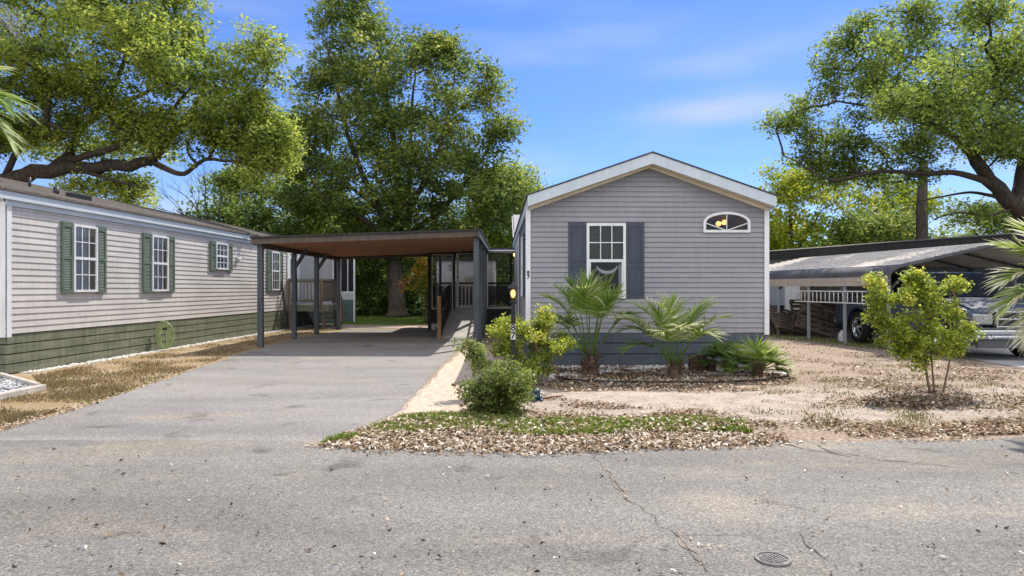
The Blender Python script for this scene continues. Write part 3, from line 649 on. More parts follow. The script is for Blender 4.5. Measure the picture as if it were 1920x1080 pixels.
# hose coil
def NW(u, d, z):
    c, s = math.cos(NYAW), math.sin(NYAW); y = nl(u); return (NX+d*c-y*s, NY+d*s+y*c, z)
hx, hy, _ = NW(706, 0, 0)
hs_ = thing('garden_hose', 'pale green hose coiled in a tall loop against the olive skirting', 'hose', (hx+.17, hy-.05, 0), NYAW-R(55))
mb = MB(); rr = random.Random(3); pts = []
for i in range(9*28):
    a = 2*math.pi*i/28; k = i//28; rx = .13+.13*noise.noise((a*.17, k*1.7+.5, 1)); rz = .25+.15*noise.noise((k*1.7+.3, a*.15, 4))
    pts.append((.07+.04*noise.noise((a*.12, 2, 2))+.004*(k % 4), .0+rx*math.sin(a)+.03*noise.noise((k, 1, 1)), .33-.28+rz+(-rz*math.cos(a)*-1)*1.0-.0))
mb.tube(pts, .015, 6); mb.build('hose_coil', mat('lime_hose', (.30, .37, .15, 1), (.20, .26, .10, 1), scale=6, rough=.45), hs_)
mb = MB(); mb.box(-.03, .10, -.05, .05, .50, .56); mb.build('hose_hanger', BLACK, hs_)
# leaning trellis
tx, ty, _ = NW(470, .18, 0)
tr = thing('trellis', 'narrow dark wood trellis leaning on pale siding beside the deck', 'trellis', (tx, ty, 0), NYAW)
mb = MB()
for s in (-.14, 0, .14): mb.bar((.12, s-.5, 0), (-.12, s*.35-.42, 1.75), .02)
for z in (.3, .6, .9, 1.2, 1.45): 
    q = 1-z/1.75*.65; mb.bar((.12-.24*z/1.75, -.14*q-.5+.08*z/1.75, z), (.12-.24*z/1.75, .14*q-.5+.08*z/1.75, z), .018)
mb.build('trellis_frame', DARKW, tr)
mb = MB(); mb.bar((.28, -.55, 0), (.2, -.5, 1.15), .04); mb.build('stake', WOODR, tr)

# deck of neighbour
dx, dy, _ = NW(466, 0, 0)
def deck():
    t = thing('wooden_deck', 'small raised grey deck with baluster rails and steps against pale siding', 'deck', (dx, dy, 0), NYAW)
    W_ = 1.5; D = 1.5; zt = .93
    mb = MB()
    for i in range(10): mb.box(0.03, W_, i*.15, i*.15+.143, zt-.035, zt)
    mb.build('deck_boards', DECK, t)
    mb = MB(); mb.box(.03, W_, -.04, 0, zt-.27, zt-.036); mb.box(W_-.0, W_+.04, -.04, D, zt-.27, zt-.036); mb.box(.03, W_, D, D+.03, zt-.27, zt-.036); mb.build('rim_board', mat('olive_grey_rim', (.16, .165, .12, 1), (.11, .12, .09, 1)), t)
    for x, y in ((.12, .03), (W_-.1, .03), (.12, D-.05), (W_-.1, D-.05)):
        mb = MB(); mb.box(x-.045, x+.045, y-.04, y+.05, 0, zt-.04); mb.build('support_post', WOODR, t)
    def rail(p0, p1, n):
        mb = MB(); p0 = Vector(p0); p1 = Vector(p1)
        mb.bar(p0+Vector((0, 0, .92)), p1+Vector((0, 0, .92)), .10, .035); mb.bar(p0+Vector((0, 0, .84)), p1+Vector((0, 0, .84)), .03, .08); mb.bar(p0+Vector((0, 0, .12)), p1+Vector((0, 0, .12)), .03, .08)
        for i in range(n):
            q = p0.lerp(p1, (i+.5)/n); mb.bar(q+Vector((0, 0, .08)), q+Vector((0, 0, .88)), .032)
        mb.build('railing', WOODR, t)
    rail((.08, .0, zt), (W_-.25, .0, zt), 9); rail((W_-.2, .05, zt), (W_-.2, D, zt), 10)
    for x, y in ((.1, .0), (W_-.2, .0), (W_-.2, D)):
        mb = MB(); mb.box(x-.045, x+.045, y-.045, y+.045, zt-.2, zt+.9); mb.build('rail_post', WOODR, t)
    rail((W_-.2, D+.03, zt), (W_-.2, D+1.1, .12), 8)
    mb = MB(); mb.box(W_-.25, W_-.15, D+1.06, D+1.16, 0, 1.05); mb.build('rail_post', WOODT, t)
    for i in range(4):
        mb = MB(); z = zt-.19*(i+1); mb.box(.1, W_-.15, D+.04+i*.27, D+.33+i*.27, z-.035, z); mb.build('step', DECK, t)
    for x in (.12, W_-.2):
        mb = MB(); mb.bar((x, D, zt-.15), (x, D+1.15, .02), .04, .24); mb.build('stringer', WOODR, t)
deck()

# ------------------------------------------------------------------ carport
def carport():
    t = thing('wooden_carport', 'open timber carport with reddish board ceiling and blue-grey posts', 'carport', (-6.41, 17.0, 0))
    X1 = 5.5; Y1 = 7.5; zl, zr = 2.66, 2.85
    Z = lambda x: zl+(zr-zl)*x/X1
    def slab(mb, x0, x1, y0, y1, a, b):
        vs = [(x, y, Z(x)+q) for x in (x0, x1) for y in (y0, y1) for q in (a, b)]
        mb.add(vs, [(0, 1, 3, 2), (4, 6, 7, 5), (0, 4, 5, 1), (2, 3, 7, 6), (0, 2, 6, 4), (1, 5, 7, 3)])
    # ceiling boards run along x, one every .2 m
    mb = MB(); y = -.14; k = 0
    while y < Y1+.0:
        slab(mb, -.14, X1+.06, y, y+.195, .0+.004*(k % 2), .03); y += .2; k += 1
    mb.build('ceiling_boards', WOODC, t)
    mb = MB(); slab(mb, -.2, X1+.12, -.22, Y1+.1, .115, .16); mb.build('roof', DROOF, t)
    mb = MB(); slab(mb, -.18, X1+.08, -.185, -.145, -.03, .114); mb.build('front_fascia', WOODG, t)
    mb = MB(); slab(mb, -.14, X1+.06, Y1+.0, Y1+.04, -.04, .114); mb.build('rear_fascia', WOODG, t)
    mb = MB(); slab(mb, -.18, -.145, -.14, Y1, -.03, .114); mb.build('side_fascia', WOODG, t)
    mb = MB(); slab(mb, X1+.065, X1+.10, -.2, Y1, -.06, .114); mb.build('side_fascia', POST, t)
    mb = MB(); slab(mb, -.05, .05, .07, Y1-.1, -.12, -.002); slab(mb, X1-.05, X1+.05, .07, Y1-.1, -.12, -.002); slab(mb, .05, X1-.05, Y1-.12, Y1-.02, -.10, -.002); mb.build('side_beam', WOODG, t)
    for x, y in ((0, 0), (-.03, 2.7), (.02, 4.8), (.08, 7.35), (X1, 0), (X1, 1.9), (X1, 3.7), (X1, 5.5)):
        mb = MB(); mb.box(x-.065, x+.065, y-.065, y+.065, 0, Z(x)-.003 if y == 0 else Z(x)-.122); mb.build('post', POST, t, bevel=.006)
    for x, y in ((-.03, 2.7), (.02, 4.8)):
        mb = MB(); mb.bar((x+.03, y, 2.12), (x+.38, y, 2.66), .09, .09); mb.build('brace', POST, t)
carport()
# stepped low wall / lattice side on the right of the ramp is the carport's right posts; ramp:
def ramp():
    t = thing('wheelchair_ramp', 'pale sloping ramp with dark board railing up to the porch door', 'ramp', (-1.65, 20.1, 0))
    x0, x1, Ln, zt = -.50, .62, 3.55, .78
    mb = MB()
    for i in range(24):
        a = i/24; b = (i+.96)/24
        vs = [(x, Ln*q, zt*q+.02+o) for x in (x0, x1) for q in (a, b) for o in (-.03, 0)]
        mb.add(vs, [(0, 1, 3, 2), (4, 6, 7, 5), (0, 4, 5, 1), (2, 3, 7, 6), (0, 2, 6, 4), (1, 5, 7, 3)])
    mb.build('ramp_deck', RAMPM, t)
    for xx in (x0-.02, x1+.02): mb = MB(); mb.bar((xx, 0, -.05), (xx, Ln, zt-.08), .04, .2); mb.build('stringer', WOODG, t)
    mb = MB(); mb.box(x0-.10, x0+.01, -.06, .05, 0, 1.28); mb.build('newel_post', WOODT, t, bevel=.006)
    mb = MB()
    for j in range(4):
        z = .10+j*.155; mb.bar((x0-.045, .05, z), (x0-.045, Ln, zt*.62+z), .022, .135)
    mb.bar((x0-.045, .05, 1.16), (x0-.045, Ln, 1.62), .09, .04)
    mb.build('board_railing', DARKW, t)
    mb = MB(); 
    M = lambda u, d, z: (x0-.045+d, u, z+zt*.50*u/Ln)
    lattice(mb, M, .06, Ln, .76, 1.16, .12, .03); mb.build('rail_lattice', DARKW, t)
    mb = MB()
    mb.bar((x1+.03, .1, .85), (x1+.03, Ln, 1.62), .05, .05); mb.bar((x1+.03, .1, .5), (x1+.03, Ln, 1.2), .03, .03)
    for i in range(5): q = i/4; mb.bar((x1+.03, .1+q*(Ln-.15), .0), (x1+.03, .1+q*(Ln-.15), .85+.77*q), .05)
    mb.build('handrail', DARKW, t)
ramp()
# ------------------------------------------------------------------ porch
def porch():
    y0 = 23.9
    t = thing('screened_porch', 'dark screened porch with white-framed panels between carport and grey home', 'porch', (-2.95, y0, 0))
    X1 = 3.12; zf = .77; zt = 2.83
    M = lambda u, d, z: (u, -d, z)
    mb = MB(); mb.box(0, X1, 0, 3.6, zf-.06, zf); mb.build('floor', DARKW, t)
    for q in ((.02, .75, .25), (1.85, X1, .05)): mb = MB(); mb.box(q[0], q[1], -.02, .02, q[2], zf-.062); mb.build('skirt_board', DARKW, t)
    mb = MB(); mb.box(.06, .2, .0, .1, 0, .24); mb.build('block_pier', mat('white_block', (.6, .6, .58, 1)), t)
    mb = MB(); mb.add([(-.1, -.15, zt+.12), (X1, -.15, zt+.12), (X1, 3.7, zt+.30), (-.1, 3.7, zt+.30), (-.1, -.15, zt+.02), (X1, -.15, zt+.02), (X1, 3.7, zt+.2), (-.1, 3.7, zt+.2)],
        [(0, 1, 2, 3), (7, 6, 5, 4), (0, 4, 5, 1), (1, 5, 6, 2), (2, 6, 7, 3), (3, 7, 4, 0)]); mb.build('roof', mat('navy_black_roof', (.03, .035, .05, 1)), t)
    mb = MB(); mb.box(2.05, X1, -.18, -.155, zt+.0, zt+.045); mb.build('drip_edge', WHITE, t)
    for x in (0, .86, 1.74, 2.02):
        mb = MB(); mb.box(x-.06, x+.06, -.05, .07, 0 if x < .1 else zf-.06, zt); mb.build('post', DARKW, t)
    for x in (0, 1.5, 2.9):
        mb = MB(); mb.box(x-.05, x+.05, 3.5, 3.6, zf, zt+.15); mb.build('post', DARKW, t)
    mb = MB(); mb.box(.06, X1, -.04, .05, zt-.1, zt+.02); mb.box(.0, X1, 3.5, 3.58, zf+.9, zf+.98); mb.box(-.03, .03, .07, 3.5, zf+.85, zf+.93); mb.build('header_beam', DARKW, t)
    def frame(u0, u1, z0, z1, nm='screen_panel'):
        f = MB(); w_ = .032
        f.box(u0, u0+w_, .055, .075, z0, z1, M); f.box(u1-w_, u1, .055, .075, z0, z1, M); f.box(u0+w_, u1-w_, .055, .075, z0, z0+w_, M); f.box(u0+w_, u1-w_, .055, .075, z1-w_, z1, M)
        fo = f.build(nm, mat('faded_white_frame', (.50, .47, .44, 1)), t)
        s = MB(); s.add([M(u0+w_, .06, z0+w_), M(u1-w_, .06, z0+w_), M(u1-w_, .06, z1-w_), M(u0+w_, .06, z1-w_)], [(0, 1, 2, 3)]); s.build('screen', SCREEN, fo); return fo
    frame(.08, .84, .76, 2.72); frame(2.06, X1-.05, .78, 2.80)
    d = frame(.96, 1.70, .79, 2.76, 'screen_door')
    f = MB(); f.box(.99, 1.67, .056, .078, 1.58, 1.66, M); f.box(.99, 1.67, .056, .078, .83, .90, M); f.box(.99, 1.05, .0765, .08, .83, 2.72, M)
    for i in range(4): u = 1.14+i*.13; f.box(u, u+.035, .056, .076, .90, 1.58, M)
    f.build('door_bars', mat('faded_white_frame', (.50, .47, .44, 1)), d)
    f = MB(); f.box(1.0, 1.03, .081, .12, 1.85, 1.95, M); f.build('handle', BLACK, d)
    for u0, u1 in ((.1, .8), (1.0, 1.68), (2.08, X1-.06)):
        l = MB(); lattice(l, lambda u, dd, z: (u, .03+dd, z), u0, u1, .82, 1.62, .11, .05); l.build('lattice', DARKW, t)
    l = MB(); lattice(l, lambda u, dd, z: (u, 3.45+dd, z), .05, X1, .82, 1.62, .13, .05); l.build('lattice', DARKW, t)
    wc = MB()
    for i in range(4): wc.tube([(.62+.04*i, .8, 2.35), (.62+.04*i, .8, 2.15-.03*(i % 2))], .008, 5)
    wc.box(.58, .78, .78, .82, 2.35, 2.37); wc.tube([(.68, .8, 2.37), (.68, .8, 2.8)], .003, 4)
    return t, wc
_, wc = porch()
w_ = thing('wind_chime', 'small dark wind chime hanging behind the left porch screen', 'wind chime', (-2.95, 23.9, 0)); wc.build('chime_tubes', BLACK, w_)
wl = thing('wall_lamp', 'small lit lamp under the porch roof by the grey home', 'lamp', (.10, 23.55, 2.72))
mb = MB(); mb.lathe((0, 0, 0), [(.001, -.09), (.04, -.08), (.055, -.02), (.04, .03), (.001, .035)], 12); mb.build('bulb', emis('warm_bulb', (1, .66, .28, 1), 2), wl)
mb = MB(); mb.lathe((0, 0, .03), [(.001, .08), (.05, .06), (.07, .0), (.001, .0)], 12); mb.box(-.02, .02, 0, .3, .03, .07); mb.build('lamp_cap', BLACK, wl)

def shed():
    t = thing('garden_shed', 'small white-sided building seen through the dark porch screens', 'shed', (-3.3, 29.2, 0))
    M = lambda u, d, z: (u, -d, z)
    mb = MB(); lap_wall(mb, M, lambda z: (0, 2.55), .1, 2.75, .13, .015, None, 1); mb.box(2.53, 2.55, 0, 2.5, 0, 2.75); mb.box(0, .02, 0, 2.5, 0, 2.75); mb.build('wall', mat('white_siding', (.42, .43, .46, 1)), t)
    mb = MB(); mb.box(2.47, 2.57, .016, .03, .1, 2.75, M); mb.build('corner_trim', WHITE, t)
    mb = MB(); mb.box(-.1, 2.7, -2.6, .15, 2.75, 2.85, M); mb.build('roof', DROOF, t)
    mb = MB(); mb.box(1.25, 2.0, .017, .04, .15, 2.0, M); mb.build('door', mat('tan_door', (.30, .26, .22, 1)), t)
shed()

# ------------------------------------------------------------------ lamp post
def lamp_post():
    t = thing('lamp_post', 'black post lantern with lit glass and white 8 7 number plates', 'street lamp', (.016, 10.0, 0))
    mb = MB(); mb.box(-.034, .034, -.034, .034, 0, 1.30); mb.build('post', BLACK, t, bevel=.006)
    mb = MB(); mb.lathe((0, 0, 1.30), [(.001, 0), (.05, 0), (.055, .015), (.03, .03), (.03, .045), (.048, .055), (.001, .056)], 16)
    for a in range(4):
        x, y = math.cos(a*math.pi/2+math.pi/4), math.sin(a*math.pi/2+math.pi/4)
        mb.bar((x*.055, y*.055, 1.355), (x*.088, y*.088, 1.515), .009)
    mb.build('lantern_frame', BLACK, t)
    mb = MB(); k = 4; vs = []
    for r, z in ((.125, 1.515), (.115, 1.525), (.05, 1.585), (.02, 1.60), (.012, 1.625), (.022, 1.64), (.001, 1.665)):
        for a in range(4): vs.append((r*math.cos(a*math.pi/2+math.pi/4), r*math.sin(a*math.pi/2+math.pi/4), z))
    mb.add(vs, [(i*4+j, i*4+(j+1) % 4, (i+1)*4+(j+1) % 4, (i+1)*4+j) for i in range(6) for j in range(4)]+[(3, 2, 1, 0)]); mb.build('lantern_cap', BLACK, t)
    mb = MB(); vs = []
    for r, z in ((.048, 1.36), (.082, 1.512)):
        for a in range(4): vs.append((r*math.cos(a*math.pi/2+math.pi/4), r*math.sin(a*math.pi/2+math.pi/4), z))
    mb.add(vs, [(j, (j+1) % 4, 4+(j+1) % 4, 4+j) for j in range(4)]); mb.build('lantern_glass', glass_mat('lantern_glass', (1, .93, .8, 1)), t)
    mb = MB(); mb.lathe((0, 0, 1.37), [(.001, 0), (.02, .01), (.036, .05), (.036, .09), (.02, .12), (.001, .13)], 12); mb.build('bulb', emis('lantern_bulb', (1, .66, .26, 1), 1.1), t)
    mb = MB(); mb.tube([(.04, -.02, 1.1), (.04, -.02, 1.25), (.03, -.02, 1.28)], .006, 6); mb.build('conduit', STEEL, t)
    for i, ch in enumerate('87'):
        z = .925-.119*i
        mb = MB(); mb.box(-.034, .034, -.038, -.0355, z-.056, z+.056); p = mb.build('number_plate', mat('plate_white', (.6, .6, .57, 1)), t)
        text_mesh(ch, .135, 'number', BLACK, p, (0, -.0395, z), bold=.003)
lamp_post()

# ------------------------------------------------------------------ right side: dark house, metal carport, pickup
def right_house():
    a = math.atan2(-.356, .935)
    t = thing('mobile_home', 'low dark-roofed home behind the curved metal carport', 'house', (16.0, 14.6, 0), -a)
    Ln = 17.2
    mb = MB(); mb.box(-.02, 5.0, -.2, Ln, 2.76, 3.06); mb.build('roof_fascia', DROOF, t)
    mb = MB(); mb.add([(-.06, -.25, 3.062), (2.5, -.25, 3.30), (5.06, -.25, 3.062), (-.06, Ln+.05, 3.062), (2.5, Ln+.05, 3.30), (5.06, Ln+.05, 3.062)], [(0, 1, 4, 3), (1, 2, 5, 4), (0, 2, 1), (3, 4, 5)]); mb.build('roof', SHING, t)
    M = lambda u, d, z: (.35-d, u, z)
    mb = MB(); lap_wall(mb, M, lambda z: (0, Ln-.3), .5, 2.75, .12, .015, None, 1); mb.box(.4, 5, Ln-.35, Ln-.3, 0, 2.75); mb.build('side_wall', mat('blue_grey_siding', (.28, .31, .36, 1)), t)
    mb = MB(); mb.box(.37, .4, 0, Ln-.3, 0, .49); mb.build('skirting', METD, t)
    for u in (4.0, 8.3, 11.0):
        window(t, M, u, u+.9, 1.3, 2.4, 2, 2, True, BLIND, .06, base=.016)
    mb = MB(); mb.box(13.0, 13.9, .016, .05, .5, 2.5, M); mb.build('door', WHITE, t)
right_house()
def metal_carport():
    t = thing('metal_carport', 'grey curved-eave metal carport with cream side panel over the pickup', 'carport', (9.2, 16.3, 0), R(7))
    Ln = 9.0
    prof = [(0, 1.80), (.0, 1.84), (.02, 1.92), (.07, 1.99), (.16, 2.045), (.33, 2.10)]
    full = prof+[(3.0, 2.66)]+[(6-x, z) for x, z in prof[::-1]]
    # roof skin with ribs along its length
    P = []
    xs = [.33+i*(2.67/11) for i in range(12)]
    for i, x in enumerate(xs[:-1]):
        z = lambda q: 2.10+(q-.33)*.56/2.67
        P += [(x, z(x)), (x+.16, z(x+.16)), (x+.18, z(x+.18)+.022), (x+.215, z(x+.215)+.022), (x+.235, z(x+.235))]
    P.append((3.0, 2.66)); P = P+[(6-x, z) for x, z in P[::-1][1:]]
    mb = MB(); k = len(P); mb.add([(x, y, z) for y in (0, Ln) for x, z in P], [(i, i+1, k+i+1, k+i) for i in range(k-1)]); mb.add([(x, y, z-.012) for y in (0.002, Ln) for x, z in P], [(i, i+1, k+i+1, k+i) for i in range(k-1)]); mb.build('roof', METR, t)
    for s in (0, 1):
        fx = (lambda x: x) if not s else (lambda x: 6-x)
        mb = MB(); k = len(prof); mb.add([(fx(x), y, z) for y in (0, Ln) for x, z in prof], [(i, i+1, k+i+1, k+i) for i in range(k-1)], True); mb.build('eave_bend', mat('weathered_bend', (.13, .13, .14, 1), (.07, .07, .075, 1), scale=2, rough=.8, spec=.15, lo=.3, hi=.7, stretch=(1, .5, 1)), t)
        mb = MB(); mb.box(fx(-.004), fx(.012), .0, Ln, 1.57, 1.80); mb.box(fx(-.008), fx(.0), .0, Ln, 1.68, 1.69); mb.build('side_panel', METC, t)
        for i in range(6):
            y = .06+i*1.74
            mb = MB(); mb.box(fx(.02), fx(.085), y-.032, y+.032, 0, 1.86); mb.build('post', STEEL, t)
    bw = [(.05, 1.80), (.07, 1.92), (.13, 1.98), (.33, 2.04), (3.0, 2.60)]; bw = bw+[(6-x, z) for x, z in bw[::-1][1:]]
    for i in range(6):
        y = .06+i*1.74; mb = MB()
        for p, q in zip(bw, bw[1:]): mb.bar((p[0], y, p[1]), (q[0], y, q[1]), .055, .055, up=(0, 1, 0))
        for s in (1, -1):
            f = (lambda x: x) if s > 0 else (lambda x: 6-x)
            mb.bar((f(.06), y, 1.45), (f(.75), y, 2.14), .05, .05, up=(0, 1, 0))
        mb.build('roof_bow', METD, t)
    # front edge trim following the profile
    mb = MB()
    tp = [(-.005, 1.57)]+full+[(6.005, 1.57)]
    for p, q in zip(tp, tp[1:]): mb.bar((p[0], -.012, p[1]-.02), (q[0], -.012, q[1]-.02), .022, .075, up=(0, 1, 0)) if False else mb.add([(p[0], -.02, p[1]+.006), (q[0], -.02, q[1]+.006), (q[0]*.985+.045, -.02, q[1]-.06), (p[0]*.985+.045, -.02, p[1]-.06), (p[0], .0, p[1]+.006), (q[0], .0, q[1]+.006)], [(0, 1, 2, 3), (0, 4, 5, 1)])
    mb.build('front_trim', METD, t)
    mb = MB(); mb.box(0.1, 5.9, Ln-.02, Ln, 1.6, 2.0); mb.build('rear_panel', METC, t)
metal_carport()

def MC(x, y, z=0):   # point in the metal carport's frame
    c, s = math.cos(R(7)), math.sin(R(7)); return (9.2+x*c-y*s, 16.3+x*s+y*c, z)
def ladder():
    t = thing('ladder', 'white aluminium ladder hung sideways along the carport posts', 'ladder', MC(-.06, 1.2), R(7))
    mb = MB(); LN = 2.9; y0 = -.45
    y0 = -.45
    for z in (1.12, 1.43): mb.box(-.02, .02, y0, LN, z-.015, z+.015)
    n = 15
    for i in range(n):
        y = y0+.15+(LN-y0-.5)*i/(n-1)
        mb.tube([(0, y, 1.13), (0, y, 1.42)], .013, 6)
    mb.build('ladder_rails', mat('white_aluminium', (.72, .73, .70, 1), rough=.4), t)
ladder()
def pallet(loc, rz, lean, label, tilt=0):
    t = thing('pallet', label, 'pallet', loc, rz, 'old pallets leaning under the metal carport'); t.rotation_euler = (0, R(tilt), rz)
    c, s = math.cos(lean), math.sin(lean)
    M = lambda a, b, d: (a, b*s-d*c, b*c+d*s)
    mb = MB()
    for i in range(7): mb.box(-.55, .55, .02+i*.165, .13+i*.165, .05, .067, M)
    mb.build('slats', PALLET, t)
    mb = MB()
    for x in (-.55, -.02, .5): mb.box(x, x+.045, 0, 1.13, -.04, .048, M)
    mb.build('stringers', PALLET, t)
    mb = MB()
    for i in (0, 3, 6): mb.box(-.55, .55, .02+i*.165, .13+i*.165, -.058, -.042, M)
    mb.build('slats', PALLET, t)
pallet((8.80, 21.0, .12), R(20), R(48), 'lower weathered pallet leaning beside the far carport post', 14)
pallet((9.20, 20.4, .15), R(-20), R(22), 'taller reddish-brown pallet leaning below the white ladder', 17)
pallet((9.55, 21.3, .05), R(8), R(15), 'grey pallet standing behind the two leaning pallets')
def misc():
    t = thing('storage_tub', 'dark blue tub sitting behind the lower pallet', 'tub', (8.75, 22.2, .55))
    mb = MB(); mb.lathe((0, 0, 0), [(.001, 0), (.22, 0), (.30, .36), (.32, .36), (.32, .39), (.29, .39), (.21, .02), (.001, .02)], 20); mb.build('tub_body', mat('blue_plastic', (.012, .03, .10, 1), rough=.4), t)
    mb = MB(); mb.box(-.35, .35, -.3, .3, -.55, -.001); mb.build('crate_base', PALLET, t)
    t = thing('jug', 'small white plastic jug on the ground behind the rear wheel', 'jug', (9.35, 18.9, 0))
    mb = MB(); mb.lathe((0, 0, 0), [(.001, 0), (.085, .0), (.095, .03), (.095, .2), (.06, .27), (.025, .30), (.025, .33), (.001, .33)], 14); mb.build('jug_body', WHITE, t)
    mb = MB(); mb.tube([(.03, 0, .29), (.09, 0, .27), (.10, 0, .18)], .012, 6); mb.build('handle', WHITE, t)
    t = thing('cabinet', 'tall white cabinet against the back of the metal carport', 'cabinet', (11.2, 24.4, 0), R(10))
    mb = MB(); mb.box(-.4, .4, 0, .5, 0, 1.75); mb.build('cabinet_body', mat('offwhite', (.40, .40, .38, 1)), t, bevel=.01)
    for s in (0, 1):
        mb = MB(); mb.box(-.39+s*.395, -.015+s*.4, -.02, -.001, .05, 1.7); mb.build('door', mat('offwhite', (.40, .40, .38, 1)), t)
    t = thing('box', 'brown cardboard box on a stand beside the far carport post', 'box', (8.25, 22.4, .0))
    mb = MB(); mb.box(-.2, .2, -.2, .2, .85, 1.2); mb.build('carton', mat('cardboard', (.26, .15, .08, 1)), t)
    mb = MB(); mb.box(-.3, .3, -.3, .3, .8, .849)
    for x in (-.27, .27):
        for y in (-.27, .27): mb.box(x-.02, x+.02, y-.02, y+.02, 0, .8)
    mb.build('stand', PALLET, t)
misc()

def pickup():
    t = thing('pickup_truck', 'silver-blue pickup with chrome cross grille parked under the metal carport', 'pickup truck', (10.45, 13.75, 0))
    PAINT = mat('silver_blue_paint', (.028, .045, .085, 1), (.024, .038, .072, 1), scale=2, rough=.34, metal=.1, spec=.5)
    DG = mat('tinted_glass', (.008, .009, .010, 1), rough=.35, spec=.08)
    R_ = .44; wy = (.98, 4.55)
    def arc(cy, z0):
        a0 = math.asin((z0-R_)/.53) if abs(z0-R_) < .53 else 0
        return [(cy+.53*math.cos(a), R_+.53*math.sin(a)) for a in [a0+(math.pi-2*a0)*i/14 for i in range(15)]]
    zb = .52
    prof = [(.12, zb+.05), (.05, .72), (.06, .98), (.14, 1.06), (.45, 1.13), (1.35, 1.22), (1.5, 1.26), (3.6, 1.28), (3.62, 1.33), (5.75, 1.33), (5.8, .65), (5.7, zb)]
    bottom = [(y, z) for y, z in arc(wy[1], zb)] + [(y, z) for y, z in arc(wy[0], zb)]
    poly = prof+bottom
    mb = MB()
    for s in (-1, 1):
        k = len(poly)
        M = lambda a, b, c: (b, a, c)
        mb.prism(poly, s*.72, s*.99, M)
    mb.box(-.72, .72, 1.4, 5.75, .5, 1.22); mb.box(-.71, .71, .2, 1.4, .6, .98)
    mb.build('body', PAINT, t, bevel=.035)
    # hood
    hd = MB(); n = 9; ys = [.10, .2, .45, .9, 1.45]; zs = [1.05, 1.10, 1.16, 1.22, 1.27]; vs = []
    for y, z in zip(ys, zs):
        for i in range(n):
            u = -1+2*i/(n-1); x = u*.86; cr_ = (1-u*u)*.02+(.02 if abs(u) < .62 else 0)*(1 if y > .15 else .6)
            vs.append((x, y-.08*(1-u*u), z+cr_))
    fs = [(j*n+i, j*n+i+1, (j+1)*n+i+1, (j+1)*n+i) for j in range(len(ys)-1) for i in range(n-1)]
    vs += [(-1*.86+2*.86*i/(n-1), .12-.08*(1-(-1+2*i/(n-1))**2), .98) for i in range(n)]; b0 = len(ys)*n
    fs += [(b0+i, b0+i+1, i+1, i) for i in range(n-1)]
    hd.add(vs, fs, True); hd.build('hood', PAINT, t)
    # cab
    def quadbox(b, tp, z0, z1):
        return [(b[0], b[2], z0), (b[1], b[2], z0), (b[1], b[3], z0), (b[0], b[3], z0), (tp[0], tp[2], z1), (tp[1], tp[2], z1), (tp[1], tp[3], z1), (tp[0], tp[3], z1)]
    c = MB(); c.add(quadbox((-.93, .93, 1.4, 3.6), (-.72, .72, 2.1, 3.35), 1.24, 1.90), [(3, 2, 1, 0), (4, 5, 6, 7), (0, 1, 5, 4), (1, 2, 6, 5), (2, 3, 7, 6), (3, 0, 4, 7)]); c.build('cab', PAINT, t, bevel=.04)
    def on(b0, b1, t0, t1, off):
        return [tuple(Vector(p)+Vector(off)) for p in (b0, b1, t1, t0)]
    g = MB(); g.add(on((-.82, 1.46, 1.30), (.82, 1.46, 1.30), (-.66, 2.04, 1.84), (.66, 2.04, 1.84), (0, -.035, .03)), [(0, 1, 2, 3)]); g.build('windshield', DG, t)
    for s in (-1, 1):
        g = MB(); g.add(on((s*.915, 1.75, 1.31), (s*.915, 2.6, 1.31), (s*.755, 2.2, 1.82), (s*.755, 2.6, 1.82), (s*.02, 0, .0)), [(0, 1, 2, 3)])
        g.add(on((s*.915, 2.68, 1.31), (s*.915, 3.45, 1.31), (s*.755, 2.68, 1.82), (s*.755, 3.28, 1.82), (s*.02, 0, .0)), [(0, 1, 2, 3)]); g.build('side_window', DG, t)
        m_ = MB(); m_.box(s*1.0, s*1.22, 1.75, 1.83, 1.32, 1.52); m_.bar((s*.93, 1.8, 1.36), (s*1.02, 1.8, 1.4), .04); m_.build('mirror', BLACK, t, bevel=.02)
        h_ = MB(); h_.box(s*.52, s*.93, -.005, .1, .76, .98); h_.build('headlight', mat('headlight_lens', (.30, .31, .30, 1), (.16, .17, .17, 1), scale=14, rough=.1, spec=.9), t, bevel=.03)
        f_ = MB(); f_.ring((s*.66, -.105, .54), .045, .075, 0, .02, 16); f_.lathe((s*.66, -.11, .54), [(.05, 0)], 8); f_.build('fog_lamp', CHROME, t)
    g = MB(); gx, g0, g1 = .5, .70, 1.05
    g.box(-gx, gx, -.06, -.0, g1-.05, g1); g.box(-gx, gx, -.06, -.0, g0, g0+.035); g.box(-gx, -gx+.05, -.058, 0, g0+.035, g1-.05); g.box(gx-.05, gx, -.058, 0, g0+.035, g1-.05)
    g.box(-.025, .025, -.055, 0, g0+.035, g1-.05); g.box(-gx+.05, gx-.05, -.052, 0, (g0+g1)/2-.02, (g0+g1)/2+.02); g.build('grille', CHROME, t, bevel=.012)
    g = MB(); g.box(-gx+.04, gx-.04, -.012, .04, g0+.02, g1-.03); g.build('grille_mesh', BLACK, t)
    b = MB(); b.box(-1.0, 1.0, -.12, .12, .55, .66); b.box(-.98, .98, -.09, .12, .46, .55); b.build('bumper', CHROME, t, bevel=.03)
    b = MB(); b.box(-.95, .95, -.07, .14, .662, .70); b.box(-.85, .85, -.02, .2, .28, .458); b.build('lower_valance', METD, t)
